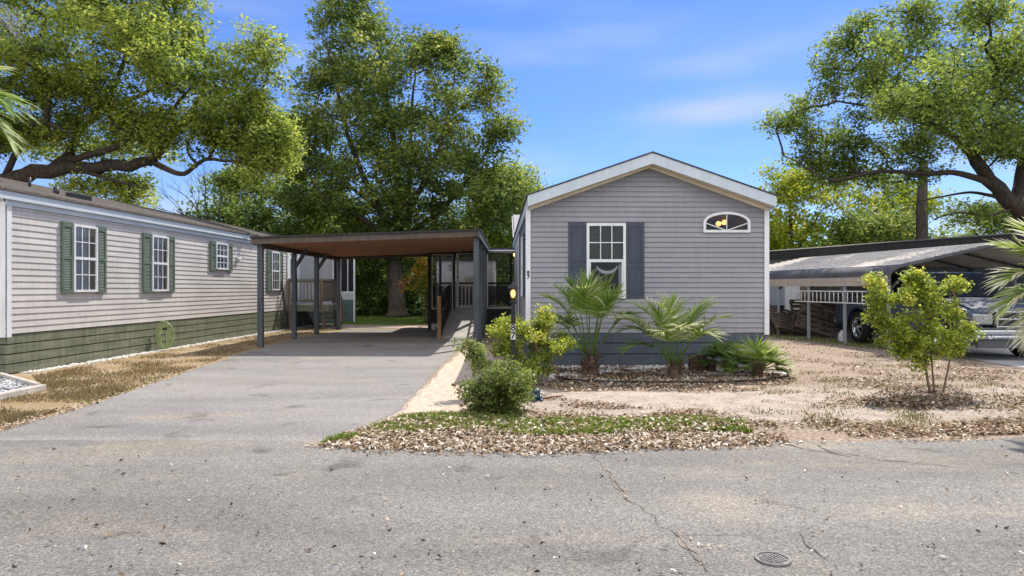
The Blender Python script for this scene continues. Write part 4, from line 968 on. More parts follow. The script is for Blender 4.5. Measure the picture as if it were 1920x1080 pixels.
    for y in wy:
        for s in (-1, 1):
            w_ = MB(); w_.lathe((s*.86, y, R_), [(.29, -.13), (.40, -.135), (.435, -.10), (.44, 0), (.435, .10), (.40, .135), (.29, .13), (.29, -.13)], 32, axis='x'); wo = w_.build('wheel', RUBBER, t)
            r = MB(); r.ring((s*.86, y, R_), .245, .295, -.12, .12, 28, axis='x')
            for q in range(5):
                a = q*2*math.pi/5+.3
                for e in (-.16, .16):
                    r.bar((s*.965, y+.05*math.cos(a), R_+.05*math.sin(a)), (s*.95, y+.26*math.cos(a+e), R_+.26*math.sin(a+e)), .04, .035, up=(1, 0, 0))
            r.lathe((s*.965, y, R_), [(.001, .03*s), (.06, .025*s), (.07, 0)], 16, axis='x'); r.build('rim', CHROME, wo)
            r = MB(); r.lathe((s*.80, y, R_), [(.001, .0), (.25, 0)], 20, axis='x'); r.build('brake_disc', BLACK, wo)
    b = MB(); b.box(-.98, .98, 5.8, 5.95, .5, .68); b.build('rear_bumper', CHROME, t, bevel=.02)
pickup()

# ------------------------------------------------------------------ foliage helpers
rng = np.random.default_rng(11)
def unit(a): return a/np.maximum(np.linalg.norm(a, axis=1, keepdims=True), 1e-9)
def quads_obj(name, V, m, parent, tint):
    n = V.shape[0]; me = bpy.data.meshes.new(name); me.vertices.add(n*4); me.vertices.foreach_set('co', V.reshape(-1).astype(np.float32))
    me.loops.add(n*4); me.loops.foreach_set('vertex_index', np.arange(n*4, dtype=np.int32)); me.polygons.add(n); me.polygons.foreach_set('loop_start', np.arange(0, n*4, 4, dtype=np.int32))
    me.update(calc_edges=True); me.validate(); at = me.attributes.new('tint', 'FLOAT', 'FACE'); at.data.foreach_set('value', tint.astype(np.float32)); me.materials.append(m)
    o = bpy.data.objects.new(name, me); COL.objects.link(o); o.parent = parent; return o
def leaf_quads(C, size, aspect=.55, up=.6, droop=0.0, var=.65):
    n = len(C); nrm = rng.normal(size=(n, 3)); nrm[:, 2] = np.abs(nrm[:, 2])+up; nrm = unit(nrm)
    d = rng.normal(size=(n, 3)); d[:, 2] -= droop; d = unit(d-nrm*np.sum(d*nrm, 1, keepdims=True)); s = np.cross(nrm, d)
    L_ = (size*(1+var*rng.uniform(-1, 1, n)))[:, None]; wv = L_*aspect*.5
    base = C-d*L_*.5; tip = C+d*L_*.5; a = C+s*wv+nrm*L_*.12; b = C-s*wv+nrm*L_*.12
    return np.stack([base, a, tip, b], 1)
def inpoly(x, y, P):
    c = False; j = len(P)-1
    for i in range(len(P)):
        if (P[i][1] > y) != (P[j][1] > y) and x < (P[j][0]-P[i][0])*(y-P[i][1])/(P[j][1]-P[i][1])+P[i][0]: c = not c
        j = i
    return c
def edist(x, y, P):
    m = 1e9
    for i in range(len(P)):
        ax, ay = P[i]; bx, by = P[(i+1) % len(P)]; dx_, dy_ = bx-ax, by-ay
        t = max(0, min(1, ((x-ax)*dx_+(y-ay)*dy_)/(dx_*dx_+dy_*dy_+1e-9))); m = min(m, math.hypot(x-ax-t*dx_, y-ay-t*dy_))
    return m
def crown_pts(poly, depth, thick, n, seed, gap=-.25, gs=.6):
    rr = random.Random(seed); xs = [p[0] for p in poly]; ys = [p[1] for p in poly]; out = []; tries = 0
    while len(out) < n and tries < n*60:
        tries += 1; x = rr.uniform(min(xs), max(xs)); y = rr.uniform(min(ys), max(ys))
        if not inpoly(x, y, poly): continue
        e = edist(x, y, poly)*depth/FP; ht = min(thick, e*1.1+.25); d = depth+rr.uniform(-1, 1)*ht
        p = W(x, y, d)
        if noise.noise((p[0]*gs+seed, p[1]*gs, p[2]*gs)) < gap: continue
        out.append(p)
    return np.array(out)
def grow(limbs, C, mb, rtip=.012, rmax=.12):
    """connect every clump to the nearest limb or to a clump nearer the limbs; thickness by load"""
    nodes = []; 
    for pts, r0, r1 in limbs:
        P = [Vector(p) for p in pts]
        for a, b in zip(P, P[1:]):
            for k in range(4): nodes.append(a.lerp(b, k/4))
        nodes.append(P[-1])
    nl_ = len(nodes); LN = np.array([tuple(p) for p in nodes]); D = np.array([np.min(np.linalg.norm(LN-c, axis=1)) for c in C]); order = np.argsort(D)
    pos = list(LN); par = [-1]*nl_; load = [0]*nl_; path = [0]*nl_
    for i in order:
        A = np.array(pos); dist = np.linalg.norm(A-C[i], axis=1); cost = dist+.25*np.array(path); cost += np.where(A[:, 2] > C[i][2]+.4, .8, 0)
        j = int(np.argmin(cost)); pos.append(C[i]); par.append(j); load.append(1); path.append(path[j]+dist[j])
    for k in range(len(pos)-1, nl_-1, -1):
        if par[k] >= 0: load[par[k]] += load[k]
    for k in range(nl_, len(pos)):
        a = Vector(pos[par[k]]); b = Vector(pos[k]); r1 = min(rmax, rtip*math.sqrt(load[k])); r0 = min(rmax, r1*1.25)
        L_ = (b-a).length; o1 = Vector((random.uniform(-1, 1), random.uniform(-1, 1), random.uniform(-1, .4)))*L_*.10
        mb.tube([a, a.lerp(b, .35)+o1, a.lerp(b, .7)+o1*.8, b], [r0, r0*.9+r1*.1, (r0+r1)/2, r1], 5 if r1 > .03 else 4, caps=False)
def make_tree(name, label, cat, base, limbs, crowns, leafm, barkm, leaf=.15, crad=.75, sprigs=16, per=13, seed=1, flat=.6, rtip=.012, sig=.13, group=None, aspect=.55, up=.6, tintb=.5, tintv=.2, droop=0, stemname='trunk', crownname='crown'):
    """limbs: list of (points xyz, r0, r1) ; crowns: list of (poly, depth, thick, n, gap, tint shift)"""
    t = thing(name, label, cat, (base[0], base[1], 0), 0, group); off = np.array([base[0], base[1], 0.])
    rr = random.Random(seed); mb = MB(); lim = []
    for li, (pts, r0, r1) in enumerate(limbs):
        P = [Vector(p)-Vector(off) for p in pts]; Q = []
        k = len(P)
        for i in range(k-1):
            p0, p1, p2, p3 = P[max(i-1, 0)], P[i], P[i+1], P[min(i+2, k-1)]
            for j in range(4):
                s = j/4; Q.append(.5*((2*p1)+(p2-p0)*s+(2*p0-5*p1+4*p2-p3)*s*s+(-p0+3*p1-3*p2+p3)*s**3))
        Q.append(P[-1]); m = len(Q)
        Q = [q+Vector((noise.noise((q.x*2, q.y*2, q.z*2+li)), noise.noise((q.x*2, q.y*2+5, q.z*2)), noise.noise((q.x*2+9, q.y*2, q.z*2))))*r0*.38*(0 if i == 0 else 1) for i, q in enumerate(Q)]
        rad = [r0+(r1-r0)*(i/(m-1))**.8 for i in range(m)]
        if li == 0 and P[0].z < .2: rad[0] *= 1.55; rad[1] *= 1.18
        mb.tube(Q, rad, 12 if r0 > .1 else 7); lim.append(([tuple(q) for q in Q[(m//3 if li == 0 else 0):]], r0, r1))
    Cs = []; Ts = []
    for ci, (poly, depth, thick, n, gap, ts) in enumerate(crowns):
        c = crown_pts(poly, depth, thick, n, seed*7+ci, gap)-off; Cs.append(c); Ts.append(np.full(len(c), ts))
    C = np.concatenate(Cs); T = np.concatenate(Ts); grow(lim, C, mb, rtip)
    n = len(C); S = rng.normal(size=(n, sprigs, 3)); S = S/np.linalg.norm(S, axis=2, keepdims=True)*(rng.uniform(.25, 1, (n, sprigs, 1))**.6)*crad*rng.uniform(.65, 1.25, (n, 1, 1)); S[:, :, 2] *= flat
    SP = C[:, None, :]+S
    for i in range(n):
        for j in range(0, sprigs, 3):
            a = Vector(C[i]); b = Vector(SP[i, j]); mb.tube([a, a.lerp(b, .5)+Vector((rr.uniform(-.04, .04),)*3), b], [rtip*.7, rtip*.5, rtip*.25], 3, caps=False)
    mb.build(stemname, barkm, t)
    LP = SP[:, :, None, :]+rng.normal(size=(n, sprigs, per, 3))*sig*np.array([1, 1, .8])
    tint = tintb+T[:, None, None]+rng.normal(size=(n, 1, 1))*tintv*.6+rng.normal(size=(n, sprigs, 1))*tintv*.5+rng.normal(size=(n, sprigs, per))*tintv*.6
    LP = LP.reshape(-1, 3); V = leaf_quads(LP, leaf, aspect, up, droop); quads_obj(crownname, V, leafm, t, np.clip(tint.reshape(-1), 0, 1))
    return t

OAK = leaf_mat('oak_leaf', [(0, (0.050, 0.078, 0.024, 1)), (.35, (0.107, 0.160, 0.039, 1)), (.65, (0.214, 0.286, 0.059, 1)), (1, (0.391, 0.432, 0.092, 1))], 0.55)
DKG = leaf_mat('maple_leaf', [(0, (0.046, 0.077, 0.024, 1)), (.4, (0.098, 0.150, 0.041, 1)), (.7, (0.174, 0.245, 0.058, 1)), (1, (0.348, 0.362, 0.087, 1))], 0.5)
YEL = leaf_mat('yellow_green_leaf', [(0, (0.078, 0.120, 0.020, 1)), (.4, (0.197, 0.260, 0.032, 1)), (.7, (0.335, 0.380, 0.049, 1)), (1, (0.493, 0.460, 0.065, 1))], .5)
ORG = leaf_mat('orange_leaf', [(0, (0.078, 0.104, 0.013, 1)), (.45, (0.208, 0.221, 0.026, 1)), (.7, (0.442, 0.260, 0.039, 1)), (1, (0.585, 0.208, 0.039, 1))], .45)
SHR = leaf_mat('shrub_leaf', [(0, (0.080, 0.113, 0.018, 1)), (.4, (0.186, 0.252, 0.033, 1)), (.75, (0.371, 0.424, 0.065, 1)), (1, (0.597, 0.557, 0.116, 1))], 0.45, .4)
ROSE = leaf_mat('rose_leaf', [(0, (.045, .062, .02, 1)), (.5, (.105, .145, .035, 1)), (1, (.24, .28, .07, 1))], .4, .45)
PALM = leaf_mat('palm_leaflet', [(0, (0.028, 0.060, 0.017, 1)), (.35, (0.095, 0.170, 0.033, 1)), (.7, (0.209, 0.300, 0.048, 1)), (.9, (0.323, 0.380, 0.095, 1)), (1, (0.551, 0.540, 0.380, 1))], .4, .4)
LITT = leaf_mat('fallen_leaf', [(0, (.03, .018, .012, 1)), (.25, (.15, .085, .045, 1)), (.5, (.36, .25, .15, 1)), (.75, (.56, .46, .34, 1)), (1, (.76, .70, .60, 1))], .1, .6)
GRASS = leaf_mat('grass_blade', [(0, (0.071, 0.105, 0.019, 1)), (.5, (0.148, 0.227, 0.033, 1)), (1, (0.357, 0.357, 0.103, 1))], .3, .55)

def PX(seq, y0, dy=None):
    r = []
    for i, (x, y) in enumerate(seq): r.append(W(x, y, y0+(dy[i] if dy else 0)))
    return r

# big maple behind the carport
D = 35.0
bx = (745-960)*D/FP
make_tree('maple_tree', 'big spreading dark green tree with thick trunk behind the timber carport', 'tree', (bx, D),
    [([(bx, D, 0)]+PX([(744, 560), (741, 500), (742, 430)], D), .50, .40),
     (PX([(742, 450), (700, 370), (662, 280), (632, 170), (612, 80)], D, [0, -.5, -1, -1.2, -1]), .24, .04),
     (PX([(742, 440), (745, 350), (735, 240), (715, 130), (700, 40)], D, [0, 0, .6, .4, 0]), .26, .04),
     (PX([(744, 440), (790, 350), (832, 250), (852, 150)], D, [0, -1, -1.5, -1.5]), .22, .04),
     (PX([(744, 455), (830, 390), (890, 320), (935, 240)], D, [0, .5, 1, 1]), .2, .04),
     (PX([(740, 460), (680, 410), (610, 370), (565, 300)], D, [0, -1, -1.6, -2]), .2, .04),
     (PX([(742, 430), (770, 330), (770, 230), (780, 130)], D, [0, 1.5, 2, 1.6]), .2, .04),
     (PX([(742, 445), (720, 400), (640, 330), (590, 200)], D, [0, 1.5, 2, 1.6]), .18, .04)],
    [([(560, 60), (590, 25), (620, -5), (665, -15), (700, 12), (745, 22), (785, 35), (800, 75), (840, 75), (862, 105), (905, 110), (935, 150), (930, 185), (950, 225), (970, 262), (950, 300), (985, 330), (985, 390), (940, 440), (800, 452), (560, 450), (520, 400), (540, 330), (520, 260), (545, 200), (545, 130), (585, 120)], D, 2.9, 510, -.12, 0),
     ([(560, 440), (700, 430), (830, 435), (815, 478), (700, 500), (640, 485)], D-.5, 2.4, 45, -.3, -.1)],
    DKG, BARKG, leaf=.16, crad=1.0, sprigs=22, per=9, seed=3, sig=.16, tintb=.63, tintv=.26, aspect=.6)

# left live oak
D = 23.5
make_tree('live_oak', 'bright spreading oak with long low limbs above the pale-sided home roof', 'tree', (-23.5, 24.5),
    [([(-23.5, 24.5, 0), (-23.0, 24.5, 2.5), (-21.2, 24.2, 4.0)]+PX([(-90, 380), (20, 335), (120, 315), (220, 312), (290, 300)], 24), .50, .17),
     (PX([(285, 300), (325, 255), (345, 225), (390, 200), (430, 170), (455, 130), (490, 75)], 24, [0, 0, .2, .5, .5, .6, .6]), .15, .03),
     (PX([(285, 302), (315, 318), (345, 326), (385, 300), (450, 302), (510, 290)], 24, [0, -.3, -.5, -.6, -1, -1]), .13, .03),
     (PX([(90, 320), (130, 290), (150, 245), (200, 195), (230, 120), (240, 40)], 24, [0, 0, .5, 1, 1, 1]), .20, .04),
     (PX([(120, 300), (180, 288), (235, 265), (250, 240), (275, 265), (290, 295)], 24, [0, -.5, -.8, -1, -.6, 0]), .13, .06),
     (PX([(345, 230), (375, 180), (385, 130), (380, 60)], 24, [0, .6, 1, 1]), .12, .03),
     (PX([(-60, 360), (-40, 240), (40, 130), (100, 20)], 24, [0, 1, 1.6, 2]), .3, .06),
     (PX([(10, 330), (60, 235), (110, 240), (140, 258)], 24, [0, -1, -1.2, -1]), .12, .05),
     (PX([(200, 200), (280, 170), (330, 120)], 24, [1, 1.5, 2]), .12, .03),
     (PX([(150, 320), (220, 340), (280, 355)], 24, [0, -.4, -.5]), .07, .02)],
    [([(-220, -120), (390, -90), (385, 10), (420, 70), (450, 90), (465, 65), (515, 55), (520, 100), (500, 150), (510, 200), (530, 220), (540, 290), (515, 322), (480, 310), (430, 285), (380, 262), (330, 230), (240, 225), (180, 205), (90, 215), (40, 260), (-40, 290), (-220, 300)], D, 3.8, 620, -.10, .05),
     ([(430, 190), (530, 215), (540, 300), (505, 340), (450, 300)], D, 1.5, 55, -.3, .22),
     ([(60, 225), (180, 205), (430, 225), (440, 290), (360, 300), (330, 262), (230, 285), (120, 270), (60, 262)], D, 1.6, 60, -.12, .05),
     ([(60, 350), (150, 325), (250, 335), (318, 352), (322, 392), (250, 392), (150, 372)], D+1, 1.2, 26, -.2, .12),
     ([(0, 235), (60, 245), (120, 260), (150, 300), (60, 300), (0, 310)], D+1.5, 1.2, 14, -.2, -.1),
     ([(150, 270), (260, 262), (330, 285), (300, 300), (180, 300)], D+1.5, 1.2, 12, -.2, 0)],
    OAK, BARK, leaf=.115, crad=.80, sprigs=22, per=10, seed=5, sig=.12, tintb=.66, tintv=.26)

# right live oak
D = 26
make_tree('live_oak', 'tall arching oak rising at the right over the dark-roofed home', 'tree', (22.5, 27),
    [([(22.5, 27, 0), (21.8, 26.5, 2.4)]+PX([(1960, 440), (1905, 390), (1860, 340), (1825, 290), (1812, 235), (1800, 170)], 26), .50, .12),
     (PX([(1905, 390), (1920, 300), (1950, 180), (1960, 60)], 26, [0, .6, 1, 1.4]), .26, .05),
     (PX([(1822, 290), (1790, 262), (1740, 232), (1660, 205), (1570, 190)], 26, [0, -.6, -1, -1.2, -1]), .15, .03),
     (PX([(1860, 345), (1800, 325), (1730, 325), (1650, 322), (1570, 338), (1530, 325), (1470, 290)], 26, [0, -.5, -1, -1.2, -1.2, -1, -1]), .14, .02),
     (PX([(1895, 392), (1850, 405), (1800, 398), (1750, 412)], 26, [0, -1, -1.4, -1.6]), .07, .02),
     (PX([(1870, 370), (1820, 360), (1770, 368), (1700, 380)], 26, [0, .7, .9, 1]), .08, .02),
     (PX([(1812, 235), (1770, 150), (1740, 90), (1700, 50)], 26, [0, 1, 1.2, 1]), .12, .03),
     (PX([(1812, 235), (1850, 150), (1880, 60)], 26, [0, -1, -1.5]), .12, .03),
     (PX([(1740, 232), (1680, 150), (1610, 100)], 26, [-1, -.5, 0]), .08, .02)],
    [([(1440, 262), (1455, 225), (1490, 188), (1520, 195), (1535, 235), (1560, 205), (1545, 170), (1548, 120), (1545, 82), (1590, 62), (1610, 28), (1660, 15), (1745, 5), (1758, 45), (1785, 62), (1795, 25), (1850, 18), (1900, 0), (1990, -50), (2120, -60), (2120, 320), (1985, 345), (1900, 320), (1850, 290), (1780, 300), (1700, 300), (1640, 285), (1580, 300), (1520, 312), (1480, 290)], D, 3.2, 430, -.06, 0),
     ([(1500, 290), (1600, 305), (1700, 300), (1780, 318), (1700, 345), (1600, 340), (1530, 345)], D, 1.2, 34, -.2, -.1),
     ([(1740, 395), (1800, 385), (1860, 400), (1800, 420)], D-1, .6, 6, -.2, 0),
     ([(1640, 70), (1740, 30), (1990, -60), (2100, 60), (2060, 300), (1860, 270), (1700, 250), (1640, 180)], 20.5, 1.8, 125, -.04, 0)],
    OAK, BARK, leaf=.115, crad=.78, sprigs=20, per=9, seed=9, sig=.12, tintb=.52, tintv=.22, flat=.5)

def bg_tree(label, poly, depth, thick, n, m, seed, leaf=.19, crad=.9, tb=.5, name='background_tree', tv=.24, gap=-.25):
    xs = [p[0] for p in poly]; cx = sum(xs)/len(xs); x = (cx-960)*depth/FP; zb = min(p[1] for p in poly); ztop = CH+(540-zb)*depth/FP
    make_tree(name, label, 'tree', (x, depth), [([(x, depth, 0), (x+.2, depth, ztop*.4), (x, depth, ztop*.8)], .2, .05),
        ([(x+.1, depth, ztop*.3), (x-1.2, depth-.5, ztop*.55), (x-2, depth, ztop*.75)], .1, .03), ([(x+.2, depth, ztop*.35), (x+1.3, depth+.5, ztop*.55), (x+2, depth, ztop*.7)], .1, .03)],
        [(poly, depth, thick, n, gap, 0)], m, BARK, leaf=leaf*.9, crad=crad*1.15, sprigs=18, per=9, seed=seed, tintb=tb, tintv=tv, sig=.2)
bg_tree('yellow-green tree just right of the grey gable roof', [(1390, 352), (1425, 322), (1470, 305), (1540, 318), (1580, 350), (1570, 400), (1520, 440), (1500, 480), (1400, 480), (1395, 400)], 38, 2.5, 100, YEL, 21, tb=.66)
bg_tree('yellowish tree between the gable roof and the thin bare trunk', [(1560, 330), (1620, 325), (1700, 345), (1760, 370), (1720, 420), (1680, 465), (1560, 465), (1600, 400)], 40, 2.5, 85, YEL, 22, tb=.55)
bg_tree('deep green tree low above the middle of the dark roof', [(1570, 420), (1640, 400), (1720, 410), (1790, 430), (1790, 470), (1570, 475)], 36, 2, 60, DKG, 23, tb=.75)
bg_tree('green tree clump low above the right end of the dark roof', [(1820, 400), (1900, 380), (1990, 380), (1990, 450), (1820, 455), (1850, 430)], 36, 2, 50, DKG, 24, tb=.6)
bg_tree('fresh green tree beside the left eave of the grey gable home', [(900, 350), (940, 320), (965, 300), (990, 318), (1005, 345), (1030, 375), (1030, 500), (880, 500)], 40, 2.5, 150, OAK, 25, tb=.8)
bg_tree('light green tree rising behind the far end of the shingled roof', [(385, 345), (430, 325), (500, 300), (560, 330), (640, 380), (640, 470), (400, 450), (350, 425)], 39, 2.5, 150, OAK, 26, tb=.62)
bg_tree('dark bushy tree low behind the shingled roof ridge', [(330, 415), (400, 395), (480, 400), (560, 430), (600, 470), (350, 470)], 36, 2, 60, DKG, 27, tb=.35)
bg_tree('leafy tree behind the lower crown of the big spreading tree', [(560, 380), (700, 370), (850, 380), (920, 420), (920, 500), (560, 500)], 42, 2.5, 140, DKG, 28, leaf=.22, tb=.6)
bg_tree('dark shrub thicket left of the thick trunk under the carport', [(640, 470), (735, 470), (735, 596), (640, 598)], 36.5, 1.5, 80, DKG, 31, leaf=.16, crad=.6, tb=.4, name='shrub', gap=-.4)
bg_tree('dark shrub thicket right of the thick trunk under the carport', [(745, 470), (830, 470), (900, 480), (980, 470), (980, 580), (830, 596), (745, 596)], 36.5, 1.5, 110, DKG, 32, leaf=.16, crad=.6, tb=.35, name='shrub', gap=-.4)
# thin tall trunk on the right
x = (1728-960)*34/FP
t = thing('slender_tree', 'thin straight tree trunk standing behind the dark roof', 'tree', (x, 34, 0))
mb = MB(); mb.tube([(0, 0, 0), (.05, 0, 3), (0, 0, 5.5), (.1, 0, 8)], [.35, .30, .27, .2], 10); mb.build('trunk', BARKG, t)
# leafless tree between oak and background
t = thing('bare_tree', 'leafless spreading twigs against the sky above the shingled roof', 'tree', ((395-960)*31/FP, 31, 0))
mb = MB(); rr = random.Random(8)
def twig(p, d, L_, r, lv):
    q = p+d*L_; m = p.lerp(q, .5)+Vector((rr.uniform(-.1, .1), 0, rr.uniform(-.05, .15)))*L_*.6; mb.tube([p, m, q], [r, r*.8, r*.55], 4, caps=False)
    if lv:
        for k in range(3):
            nd = (d+Vector((rr.uniform(-.7, .5), rr.uniform(-.4, .4), rr.uniform(-.3, .45)))).normalized(); twig(m.lerp(q, rr.uniform(0, 1)), nd, L_*rr.uniform(.45, .7), r*.5, lv-1)
mb.tube([(0, 0, 0), (.05, 0, 3), (0, 0, 4.3)], [.12, .09, .07], 8)
for d in ((-.9, 0, .75), (-.55, .1, 1), (-.15, 0, 1), (-1, 0, .35), (.25, 0, 1)): twig(Vector((0, 0, 3.8)), Vector(d).normalized(), 2.1, .035, 3)
mb.build('trunk', BARK, t)
# orange shrub tree by the porch
make_tree('small_tree', 'slender multi-stem tree with orange and yellow leaves by the dark porch', 'tree', ((800-960)*29/FP, 29),
    [([(-3.72, 29, 0), (-3.8, 29, 1.2), (-3.9, 29, 2.2)], .03, .012), ([(-3.66, 29, 0), (-3.6, 29, 1.4), (-3.6, 29, 2.6)], .03, .012), ([(-3.78, 29, 0), (-4.0, 29, 1.2), (-4.3, 29, 2)], .025, .01)],
    [([(770, 478), (800, 478), (810, 520), (812, 570), (790, 575), (775, 540), (785, 510)], 29, .4, 26, -.5, -.1), ([(765, 475), (795, 475), (800, 505), (775, 515), (760, 545), (755, 530), (770, 505)], 29, .4, 14, -.5, .3)],
    ORG, TWIG, leaf=.075, crad=.28, sprigs=8, per=10, seed=41, sig=.07, rtip=.006, tintb=.45)
# far woods
n = 2600; xs = rng.uniform(-85, 85, n); ys = 58+rng.uniform(-3, 3, n); zz = rng.uniform(0, 1, n)**.8*(5.6+1.6*np.sin(xs*.31)+1.0*np.sin(xs*.83+1))
C = np.stack([xs, ys, zz], 1); P = (C[:, None, :]+rng.normal(size=(n, 18, 3))*.7).reshape(-1, 3)
o = quads_obj('distant_woods', leaf_quads(P, .55, .7), DKG, None, np.clip(np.repeat(rng.uniform(.2, .7, n), 18)+rng.normal(size=n*18)*.1, 0, 1)); tag(o, 'distant belt of dark green woods behind the homes', 'woods', kind='stuff')

# ------------------------------------------------------------------ shrubs near
def myrtle(label, base, poly, depth, thick, n, stems, m, seed, leaf, crad, tb, name='crape_myrtle', sprigs=10, per=14, sig=.045, extra=None, rt=.004, barkm=None):
    cr_ = [(poly, depth, thick, n, -.5 if name != 'rose_bush' else -.2, 0)]+(extra or [])
    return make_tree(name, label, 'shrub', base, stems, cr_, m, barkm or TWIG, leaf=leaf, crad=crad, sprigs=sprigs, per=per, seed=seed, sig=sig, rtip=rt, tintb=tb, tintv=.26, flat=.8, stemname='stems', crownname='foliage', aspect=.6)
D = 9.65; bx = (1757-960)*D/FP
def S(seq, d, r0, r1): return ([(*G0, 0) if False else W(x, y, d+o) for x, y, o in seq], r0, r1)
myrtle('bushy yellow-green shrub on three thin stems in the sandy yard', (bx, D), [(1632, 548), (1655, 540), (1672, 552), (1700, 545), (1722, 538), (1765, 540), (1795, 530), (1805, 548), (1790, 575), (1808, 605), (1830, 622), (1850, 635), (1820, 655), (1790, 662), (1760, 680), (1720, 690), (1690, 665), (1650, 650), (1640, 615), (1655, 600), (1640, 575)], D, .6, 104,
    [(S([(1745, 737, 0), (1738, 705, 0), (1734, 665, 0), (1715, 620, -.1)], D, .022, .01)), (S([(1752, 736, .05), (1748, 690, .05), (1746, 640, .1), (1750, 590, .1)], D, .016, .007)), (S([(1768, 737, 0), (1776, 700, 0), (1783, 665, 0), (1800, 630, 0)], D, .016, .007)), (S([(1738, 700, 0), (1728, 680, 0), (1700, 640, .2)], D, .012, .006))],
    SHR, 51, .042, .085, .50, extra=[([(1690, 560), (1730, 520), (1740, 560)], D, .15, 6, -.5, .1), ([(1630, 590), (1650, 580), (1660, 610), (1635, 610)], D, .15, 5, -.5, .1), ([(1632, 520), (1650, 525), (1655, 545), (1640, 548)], D, .1, 6, -.5, .2), ([(1785, 525), (1800, 528), (1795, 545), (1780, 545)], D, .1, 5, -.5, .1), ([(1700, 510), (1716, 515), (1712, 545), (1702, 545)], D, .1, 6, -.5, .1)])
D = 10.4; bx = (1000-960)*D/FP
myrtle('rounded bright yellow-green shrub beside the black lamp post', (bx, D), [(922, 612), (945, 600), (975, 600), (1010, 597), (1040, 608), (1060, 630), (1074, 648), (1062, 668), (1040, 690), (1030, 700), (985, 712), (950, 690), (925, 660)], D, .55, 80,
    [(S([(1000, 728, 0), (1002, 700, 0), (1008, 660, 0)], D, .02, .008)), (S([(997, 728, 0), (985, 700, .05), (975, 655, .1)], D, .016, .007)), (S([(1003, 728, 0), (1020, 700, -.05), (1040, 670, -.1)], D, .012, .006))],
    SHR, 52, .040, .095, .50, extra=[([(1018, 578), (1030, 580), (1030, 600), (1018, 600)], D, .1, 4, -.5, .2), ([(935, 690), (960, 690), (965, 712), (940, 715)], D-.2, .2, 10, -.5, 0)])
D = 8.1; bx = (938-960)*D/FP
rose = myrtle('dense deep green rose bush at the lawn edge before the lamp post', (bx, D), [(872, 722), (890, 728), (905, 712), (915, 722), (928, 688), (945, 700), (955, 676), (972, 700), (990, 690), (996, 715), (984, 735), (988, 768), (966, 786), (932, 784), (912, 762), (898, 765), (888, 748), (870, 742)], D, .5, 62,
    [(S([(938, 774, 0), (930, 745, 0), (905, 725, 0)], D, .012, .005)), (S([(945, 774, 0), (950, 740, 0), (955, 705, 0)], D, .012, .005)), (S([(950, 774, 0), (970, 745, .1), (985, 715, .1)], D, .012, .005)), (S([(935, 772, -.1), (905, 760, -.2), (885, 740, -.2)], D, .008, .004))],
    ROSE, 53, .044, .13, .66, name='rose_bush', extra=[([(855, 640), (885, 645), (925, 690), (905, 700), (880, 668)], D+1.2, .15, 10, -.6, .2)])
RED = mat('dark_red_petals', (.20, .012, .018, 1), (.10, .006, .01, 1), scale=40, rough=.6)
for px_, py_, r in ((850, 722, .028), (872, 705, .012), (868, 718, .010)):
    x, y, z = W(px_, py_, 8.3); mb = MB(); x -= bx; y -= D
    for i in range(9):
        a = i*2.4; mb.lathe((x+.4*r*math.cos(a), y+.4*r*math.sin(a), z), [(.001, -.5*r), (.6*r, 0), (.5*r, .5*r), (.2*r, .3*r)], 6)
    mb.tube([(x, y, z), (x+.15, y-.05, z-.12), (.0, -.1, .1)], .003, 4); mb.build('rose_flower', RED, rose)

